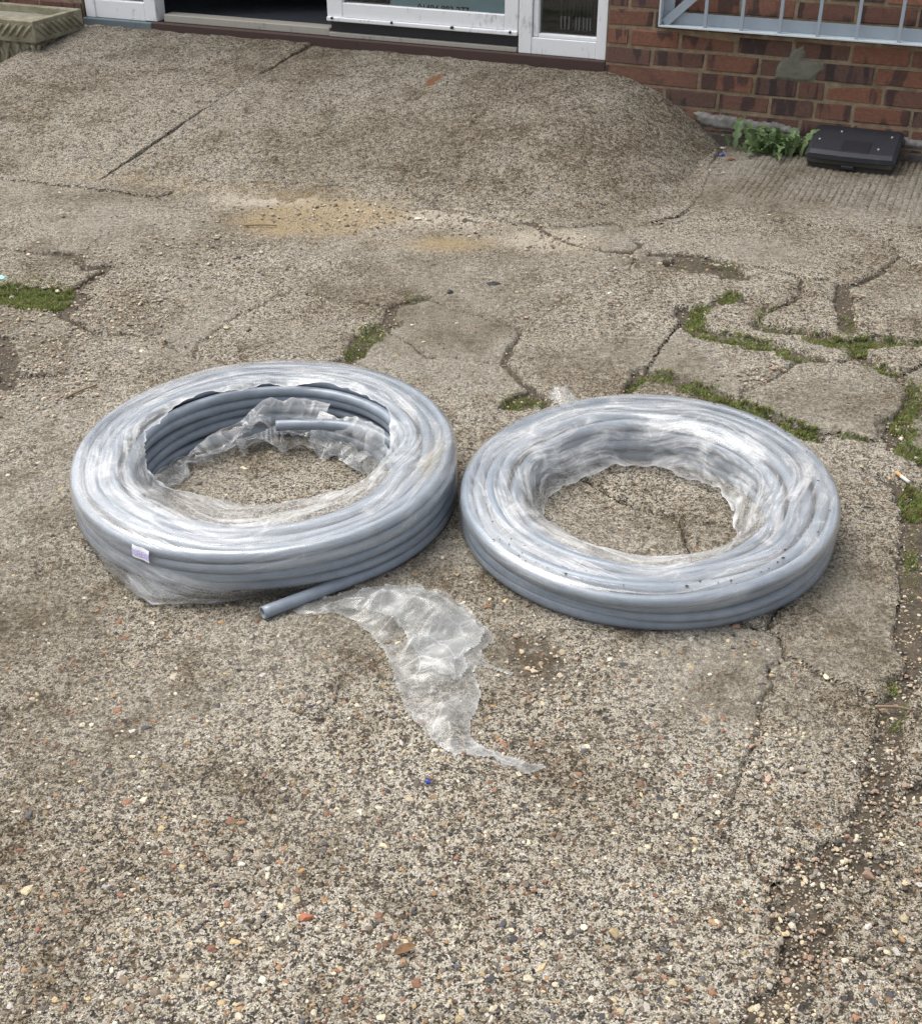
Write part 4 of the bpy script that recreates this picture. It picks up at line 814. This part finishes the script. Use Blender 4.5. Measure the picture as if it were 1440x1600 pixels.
# label on the film
sa = math.atan2(*(at(217, 850, .115) - base)[[1, 0]]); hw_ = .021
sv_, su_ = [], []
for i in range(7):
    for j in range(5):
        a = sa + (i / 6 - .5) * 2 * hw_ / R1 ; b = j / 4; zc = H1 - .006 - .026 * (1 - b) + T1[0] * R1 * math.cos(a) + T1[1] * R1 * math.sin(a) - .004 * (i / 6); rr = R1 + .0045 - .004 * b ** 3 + .0012 * math.sin(i * 1.3)
        sv_.append((rr * math.cos(a), rr * math.sin(a), zc)); su_.append((i / 6, b))
link('sticker', mesh('sticker', sv_, grid_faces(7, 5), True, su_), M_STICK, coil1)

# loose film trailing from the pipe end over the ground
def sheet(name, parent, outline, height, mat, seed, step=.0032, base_z=.004, uvs=1.0):
    O = np.array([at(x, y)[:2] for x, y in outline]); lo, hi = O.min(0) - .01, O.max(0) + .01; nx, ny = int((hi[0] - lo[0]) / step), int((hi[1] - lo[1]) / step)
    A, B_ = np.meshgrid(np.linspace(lo[0], hi[0], nx), np.linspace(lo[1], hi[1], ny), indexing='ij'); ins = np.zeros(A.shape, bool); dist = np.full(A.shape, 9.0)
    Aw = A + .004 * fbm(A * 30, B_ * 30, seed, 2); Bw = B_ + .004 * fbm(A * 30, B_ * 30, seed + 3, 2)
    for (xa, ya), (xb, yb) in zip(O, np.roll(O, -1, 0)):
        ins ^= ((ya > Bw) != (yb > Bw)) & (Aw < (xb - xa) * (Bw - ya) / (yb - ya + 1e-12) + xa)
        L = (xb - xa) ** 2 + (yb - ya) ** 2; tt = np.clip(((Aw - xa) * (xb - xa) + (Bw - ya) * (yb - ya)) / L, 0, 1); dist = np.minimum(dist, np.hypot(Aw - xa - tt * (xb - xa), Bw - ya - tt * (yb - ya)))
    sd = np.where(ins, dist, -dist); ca, sa_ = math.cos(.9), math.sin(.9); p_, q_ = A * ca + B_ * sa_, -A * sa_ + B_ * ca
    cr = .85 - 1.5 * np.abs(fbm(p_ * 5, q_ * 15 + p_ * 3, seed + 5, 2)); c2 = .8 - 1.5 * np.abs(fbm(p_ * 22 + q_ * 8, q_ * 26, seed + 9, 2))
    z = base_z + height * (cr * 1.0 + .26 * c2) * sstep(-.004, .06, sd) + .003 * c2 + .006 * sstep(.012, 0, sd) * vnoise(A * 60, B_ * 60, seed + 12)
    Q_ = grid_faces(nx, ny); keep = (sd.ravel()[Q_] > -.0005).all(1); ids, inv = np.unique(Q_[keep], return_inverse=True)
    V = np.stack([A, B_, np.maximum(z, .004)], -1).reshape(-1, 3)[ids] - np.array(parent.location); fc_ = np.stack([p_, 0 * p_, q_], -1).reshape(-1, 3)[ids]
    return link(name, mesh(name, V, inv.reshape(-1, 4), True, None, {'filmco': fc_, 'rim': np.exp(-np.abs(sd) / .0028).ravel()[ids]}), mat, parent)
zo = lambda *p: [(380 + a / 2.88, 880 + b / 2.88) for a, b in p]
tail = zo((150, 195), (230, 175), (400, 160), (520, 120), (640, 106), (780, 106), (830, 130), (900, 130), (970, 180), (1040, 240), (1120, 320), (1130, 365), (1072, 405), (1095, 445), (1150, 475), (1225, 500), (1200, 512), (1120, 482), (1060, 475), (1040, 495), (1066, 580), (1052, 660), (1020, 725), (1032, 800), (1100, 843), (1200, 880), (1290, 912), (1385, 916), (1290, 955), (1225, 948), (1130, 890), (1040, 872), (950, 880), (850, 810), (760, 715), (720, 650), (697, 590), (668, 500), (630, 410), (560, 320), (500, 270), (430, 238), (330, 240), (230, 236))
sheet('loose_film', coil1, tail, .027, M_FILML, 700)
sheet('loose_film', coil1, zo((420, 215), (520, 150), (640, 125), (800, 130), (900, 170), (1000, 240), (1090, 330), (1050, 400), (990, 440), (1020, 500), (960, 560), (870, 500), (800, 450), (740, 380), (700, 300), (600, 240)),   .038, M_FILML, 740, base_z=.012)
# wisp of film standing at the far left of the right coil
def wisp(parent, a0, a1, seed):
    n, m_ = 26, 22; A, B_ = np.meshgrid(np.linspace(0, 1, n), np.linspace(0, 1, m_), indexing='ij'); TH = R(a0) + (R(a1) - R(a0)) * A; cr = crumple(A * 3, B_ * 3, seed)
    r = R2 - .05 + .066 * B_ + .02 * (cr - .3); z = H2 + .004 + T2[1] * .4 + (.022 * np.sin(np.pi * A) ** .7) * B_ + .014 * (cr - .3) * B_
    return link('film_corner', mesh('film_corner', np.stack([r * np.cos(TH), r * np.sin(TH), z], -1).reshape(-1, 3), grid_faces(n, m_), True, None, {'filmco': np.stack([A * .1, 0 * A, B_ * .1], -1).reshape(-1, 3)}), M_FILML, parent)
pw = at(880, 615, .13) - np.array([*C2, 0]); aw = math.degrees(math.atan2(pw[1], pw[0])); wisp(coil2, aw - 3.5, aw + 4.5, 800)

# ------------------------------------------------------------------ gravel, grass
def icos():
    g_ = (1 + 5 ** .5) / 2; v = np.array([(-1, g_, 0), (1, g_, 0), (-1, -g_, 0), (1, -g_, 0), (0, -1, g_), (0, 1, g_), (0, -1, -g_), (0, 1, -g_), (g_, 0, -1), (g_, 0, 1), (-g_, 0, -1), (-g_, 0, 1)]); v /= np.linalg.norm(v[0])
    return v, np.array([(0, 11, 5), (0, 5, 1), (0, 1, 7), (0, 7, 10), (0, 10, 11), (1, 5, 9), (5, 11, 4), (11, 10, 2), (10, 7, 6), (7, 1, 8), (3, 9, 4), (3, 4, 2), (3, 2, 6), (3, 6, 8), (3, 8, 9), (4, 9, 5), (2, 4, 11), (6, 2, 10), (8, 6, 7), (9, 8, 1)])
IV, IF = icos()
PCOL = np.array([c for _, c in PEB] + [(.50, .45, .34), (.42, .35, .22), (.34, .29, .22), (.20, .15, .105), (.11, .085, .065), (.22, .105, .06), (.36, .33, .29), (.14, .105, .075), (.075, .07, .068)])
def stones(name, x, y, z, size, flat, seed, pale=0.0, label=None):
    rg = np.random.default_rng(seed); n = len(x); jig = 1 + rg.uniform(-.32, .32, (n, 12)); V = IV[None] * jig[..., None]
    sc3 = np.stack([size * rg.uniform(.8, 1.35, n), size * rg.uniform(.6, 1.0, n), size * flat], -1); V = V * sc3[:, None]; a = rg.uniform(0, 6.28, n); c, s = np.cos(a)[:, None], np.sin(a)[:, None]
    V = np.stack([V[..., 0] * c - V[..., 1] * s, V[..., 0] * s + V[..., 1] * c, V[..., 2]], -1) + np.stack([x, y, z], -1)[:, None]
    Fc = (IF[None] + 12 * np.arange(n)[:, None, None]).reshape(-1, 3); pk = rg.integers(0, len(PCOL), n); col = PCOL[pk] * rg.uniform(.7, 1.2, (n, 1)); col = col * (1 - pale) + pale * np.array([.52, .46, .36]) * rg.uniform(.6, 1.2, (n, 1))
    me = mesh(name, V.reshape(-1, 3), Fc, False, None, {'Col': np.repeat(col, 12, 0)}); return link(name, me, M_STONE, None, label=label, cat='gravel', kind='stuff')
rg = np.random.default_rng(5)
def scatter(n, accept):
    """points spread evenly over what the picture shows of the yard"""
    px, py = rg.uniform(-120, 1560, n), rg.uniform(290, 1680, n); P = np.array([at(a, b)[:2] for a, b in zip(px, py)]); z, f_ = ground_z(P[:, 0], P[:, 1]); k = accept(px, py, P, f_); return P[k], z[k], f_[k]
P, z, f_ = scatter(13000, lambda px, py, P, f_: (f_ > .004) & (rg.random(len(px)) < np.clip(.34 + (py - 900) / 1300, .22, .8)))
sz_ = rg.gamma(2.2, .0010, len(P)) + .0012 + .0004 * (P[:, 1] - 1); sz_ = np.minimum(sz_, .0085)
stones('embedded_pebbles', P[:, 0], P[:, 1], z - .16 * sz_, sz_, .40, 1, label='small pebbles showing in the worn concrete')
P, z, f_ = scatter(90000, lambda px, py, P, f_: f_ < .006)
zs_ = np.where(f_ < 0, -.012, z); sz_ = np.minimum(rg.gamma(1.3, .0010, len(P)) + .0009, .0085)
stones('crack_gravel', P[:, 0], P[:, 1], zs_ + .2 * sz_, sz_, .65, 2, .25, label='loose fine gravel lying in the cracks')
def patch_stones(n, cx, cy, rx, ry, seed, smax, pale, nm, lb):
    a, r = rg.uniform(0, 6.28, n), np.sqrt(rg.random(n)) * (.5 + rg.random(n) * .5); px, py = cx + rx * r * np.cos(a), cy + ry * r * np.sin(a); P = np.array([at(i, j)[:2] for i, j in zip(px, py)]); z, _ = ground_z(P[:, 0], P[:, 1]); s = np.minimum(rg.gamma(1.6, .0012, n) + .0012, smax); return P[:, 0], P[:, 1], z + .25 * s, s
acc = [patch_stones(*a, 0, .0085, .3, '', '') for a in ((1300, 620, 335, 320, 40), (260, 880, 375, 90, 22), (1500, 110, 480, 230, 120), (600, 60, 600, 140, 60), (500, 300, 400, 200, 60), (500, 1000, 470, 250, 80), (260, 1205, 595, 70, 35), (160, 1330, 480, 40, 40), (160, 860, 1060, 110, 90), (160, 1110, 420, 60, 25), (120, 1130, 262, 60, 14), (140, 1400, 285, 70, 10), (170, 1210, 1180, 90, 70))]
cc = [np.concatenate(q_) for q_ in zip(*acc)]
stones('loose_gravel', *cc, .6, 9, .35, label='loose stone chips strewn over the worn patches')
# grass and moss
def blades(name, specs, hgt, wid, mat, label, seed):
    rg = np.random.default_rng(seed); V, Fc = [], []
    for cx, cy, rx, ry, n, k in specs:
        n = int(n * 1.6)
        a, r = rg.uniform(0, 6.28, n), np.sqrt(rg.random(n)); n = int(n); px, py = cx + rx * r * np.cos(a), cy + ry * r * np.sin(a)
        P = np.array([at(i, j)[:2] for i, j in zip(px, py)]); z, f_ = ground_z(P[:, 0], P[:, 1]); keep = (f_ < .012) | (rg.random(n) < .06)
        keep &= fbm(P[:, 0] * 28, P[:, 1] * 28, 900, 3) > -.22
        for (x, y), zz, f1_ in zip(P[keep], z[keep], f_[keep]):
            h_ = hgt * k * rg.uniform(.45, 1.3); az = rg.uniform(0, 6.28); ln = rg.uniform(.1, .9) * h_; d = np.array([math.cos(az), math.sin(az), 0]); s = np.array([-d[1], d[0], 0]) * wid * rg.uniform(.6, 1.3); b = np.array([x, y, -.014 if f1_ < 0 else zz - .002]); i0 = len(V)
            V += [b - s, b + s, b + d * ln * .35 + s * .8 + (0, 0, h_ * .6), b + d * ln * .35 - s * .8 + (0, 0, h_ * .6), b + d * ln + (0, 0, h_ * rg.uniform(.75, 1.0))]; Fc += [(i0, i0 + 1, i0 + 2, i0 + 3), (i0 + 3, i0 + 2, i0 + 4)]
    return link(name, mesh(name, V, Fc), mat, label=label, cat='grass', kind='stuff')
GS = [(1090, 505, 22, 20, 900, 1.), (1130, 524, 40, 14, 1100, 1.), (1180, 537, 40, 12, 1000, 1.), (1245, 552, 34, 14, 900, .9), (1146, 464, 24, 10, 600, 1.), (1095, 482, 18, 14, 500, .9), (1215, 514, 40, 10, 500, .7), (1290, 530, 40, 14, 1100, 1.), (1335, 540, 40, 16, 1300, 1.1), (1395, 534, 60, 12, 1300, 1.), (1195, 495, 18, 16, 500, .8),
      (1040, 590, 44, 12, 900, .9), (1090, 608, 34, 12, 900, 1.), (1140, 627, 40, 14, 1400, 1.1), (1190, 648, 40, 14, 1500, 1.1), (1240, 670, 40, 14, 1500, 1.1), (995, 605, 26, 12, 300, .7), (1335, 685, 34, 6, 300, .8), (1375, 575, 34, 14, 700, .9), (1425, 620, 16, 30, 500, .9), (1415, 665, 26, 26, 1100, 1.), (1425, 705, 30, 16, 800, 1.), (1428, 785, 24, 26, 900, 1.1), (1325, 500, 14, 16, 300, .7), (1424, 880, 12, 60, 400, .7), (1395, 1100, 22, 40, 500, .7),
      (55, 458, 60, 30, 6000, 1.15), (-10, 455, 60, 34, 2500, 1.1), (575, 520, 30, 18, 700, .8), (555, 548, 20, 14, 400, .7), (815, 628, 36, 12, 600, .7), (1105, 418, 50, 14, 700, .5), (1260, 680, 20, 10, 200, .9), (650, 460, 24, 10, 300, .5)]
blades('grass', GS, .0115, .0011, M_GRASS, 'short green grass and moss growing in the cracks', 31)

blades('dry_grass', [(a, b, c, d, n * .12, k) for a, b, c, d, n, k in GS], .013, .0010, M_DRY, 'dead straw coloured blades among the grass in the cracks', 37)

# ------------------------------------------------------------------ weed by the box
def leaf_mesh(L, wd, seed):
    rg = np.random.default_rng(seed); n = 21; V = []
    for i in range(n):
        t_ = i / (n - 1); lob = .30 + .70 * abs(math.sin(t_ * math.pi * 4.6 + .4)); w_ = wd * (math.sin(math.pi * min(1, t_ * .93 + .05)) ** .8) * (lob if t_ < .86 else .7) + .0008
        z = L * (.62 * math.sin(t_ * 1.7) - .22 * t_ ** 2); x = L * (t_ * .85)
        V += [(x, -w_, z + .25 * w_ + rg.uniform(-.002, .002)), (x, 0, z), (x, w_, z + .25 * w_ + rg.uniform(-.002, .002))]
    return mesh('leaf', V, grid_faces(n, 3))
wd_c = at(1208, 243); weed = empty('weed', tuple(wd_c), 'leafy green weed growing between ramp and black box', 'plant')
LM = [leaf_mesh(L, w_, s) for s, (L, w_) in enumerate(((.13, .020), (.11, .017), (.095, .019), (.15, .018)))]
for lm in LM: lm.materials.append(M_WEED)
for k in range(90):
    o = link('leaf', random.choice(LM), None, weed); u = random.gauss(0, .055); v = random.gauss(0, .02); p_ = WU * u - WN * v; o.location = (p_[0], p_[1], random.uniform(-.005, .02)); s = random.uniform(.55, 1.1); o.scale = (s, s, s * random.uniform(.8, 1.25)); o.rotation_euler = (random.uniform(-.3, .3), random.uniform(-.75, .3), random.uniform(0, 6.28))

# ------------------------------------------------------------------ litter
def gz(p): return float(ground_z(np.array([p[0]]), np.array([p[1]]))[0][0])
def rod(name, a, b, rad, mat, label, cat, bend=.0, taper=.6):
    A_, B_ = at(*a), at(*b); c = (A_ + B_) / 2; A_[2], B_[2] = max(gz(A_), -.008) + rad, max(gz(B_), -.008) + rad; md = (A_ + B_) / 2 + np.array([bend, bend * .4, .002])
    path = catmull([A_, md, B_], 6); return link(name, tube_mesh(name, path, np.linspace(rad, rad * taper, len(path)), 7), mat, label=label, cat=cat)
rod('twig', (1366, 1107), (1426, 1112), .0032, M_WOOD, 'thin grey twig across the soil at the right edge', 'twig', .004)
rod('twig', (104, 624), (152, 604), .0035, M_WOOD, 'straw coloured twig on the concrete left of the tall coil', 'twig', -.003)
rod('twig', (381, 354), (433, 352), .0035, M_WOOD, 'dark twig beside the orange sand patch', 'twig', .002)
rod('twig', (1258, 507), (1265, 526), .0022, M_WOOD, 'pale stick lying in the grass between broken slabs', 'twig')
cb_ = at(1408, 750); cg = empty('cigarette_butt', tuple(cb_), 'cigarette butt with orange filter at the right edge', 'cigarette')
ca_, cb2, cc_ = at(1399, 743), at(1406, 749), at(1419, 759)
for n_, p0, p1, m_ in (('filter', ca_, cb2, M_FILTER), ('paper', cb2, cc_, M_PAPER)):
    q0, q1 = p0.copy(), p1.copy(); q0[2] = q1[2] = gz(cb_) + .006; link(n_, tube_mesh(n_, np.linspace(q0, q1, 4) - cb_, .0042, 9), m_, cg)
def chip(name, px, py, sz, mat, label, cat, flat=.35, seed=0):
    rg = np.random.default_rng(seed); c = at(px, py); V = IV * (1 + rg.uniform(-.3, .3, (12, 1))) * np.array([sz, sz * .7, sz * flat]); c[2] = gz(c) + sz * flat * .4
    o = link(name, mesh(name, V, IF, False), mat, label=label, cat=cat); o.location = tuple(c); return o
chip('plastic_chip', 668, 1222, .006, M_BLUEP, 'tiny blue chip on the aggregate below the loose film', 'litter', .5, 1)
chip('plastic_chip', 1316, 474, .010, M_MINT, 'small mint green chip between the broken slabs', 'litter', .4, 2)
chip('plastic_chip', 2, 434, .018, M_MINT, 'mint green scrap in the grass at the left edge', 'litter', .4, 3)
chip('bottle_cap', 953, 461, .011, M_PAPER, 'round white bottle cap on bare concrete behind the right coil', 'stone', .6, 4)  # bottle cap, drawn as a rough white lump
chip('paper_scrap', 652, 340, .014, M_PAPER, 'crumpled white scrap at the edge of the orange sand', 'litter', .3, 5)
chip('paper_scrap', 1129, 232, .013, M_PAPER, 'white scrap at the foot of the ramp by the wall', 'litter', .35, 6)
chip('paper_scrap', 1275, 273, .013, M_PAPER, 'pale scrap on the ground under the black box', 'litter', .3, 7)
chip('plastic_chip', 1127, 242, .017, M_BLUEP, 'blue scrap at the foot of the ramp by the wall', 'litter', .4, 8)
chip('dark_stone', 703, 457, .013, M_BLACK, 'dark flat stone on the concrete behind the tall coil', 'stone', .45, 9)
chip('red_pebble', 478, 1433, .011, mat_plain('red_pebble_stone', (.30, .10, .05), .7), 'large reddish pebble set in the concrete at the bottom', 'stone', .45, 10)
chip('dark_stone', 770, 443, .024, M_BLACK, 'flat black blot of tar on the concrete', 'tar', .12, 11)
chip('dark_stone', 1352, 794, .012, M_BLACK, 'small black stone right of the wrapped coil', 'stone', .4, 12)
for i, (px, py, s_) in enumerate(((1290, 272, .02), (1420, 280, .03), (1405, 284, .02), (1142, 250, .018))): chip('fallen_leaf', px, py, s_, M_RUSTY, ('rust brown leaf before the middle of the black box', 'larger rust brown leaf right of the black box', 'small rust brown leaf at the right corner of the black box', 'brown leaf at the foot of the ramp below the blue scrap')[i], 'leaf', .25, 20 + i)
def dry_leaf(px, py, L, rz, label):
    c = at(px, py); n = 7; V = []
    for i in range(n):
        t_ = i / (n - 1); w_ = L * .2 * math.sin(math.pi * t_) + .0004; V += [(L * (t_ - .5), -w_, .003 + .004 * math.sin(t_ * 3)), (L * (t_ - .5), 0, .0015 + .004 * math.sin(t_ * 3)), (L * (t_ - .5), w_, .004 + .004 * math.sin(t_ * 3))]
    o = link('fallen_leaf', mesh('fallen_leaf', V, grid_faces(n, 3)), M_DRY, label=label, cat='leaf'); o.location = (c[0], c[1], gz(c) + .002); o.rotation_euler = (0, 0, R(rz))
dry_leaf(633, 1488, .034, 28, 'thin brown leaf lying on the aggregate at the bottom')
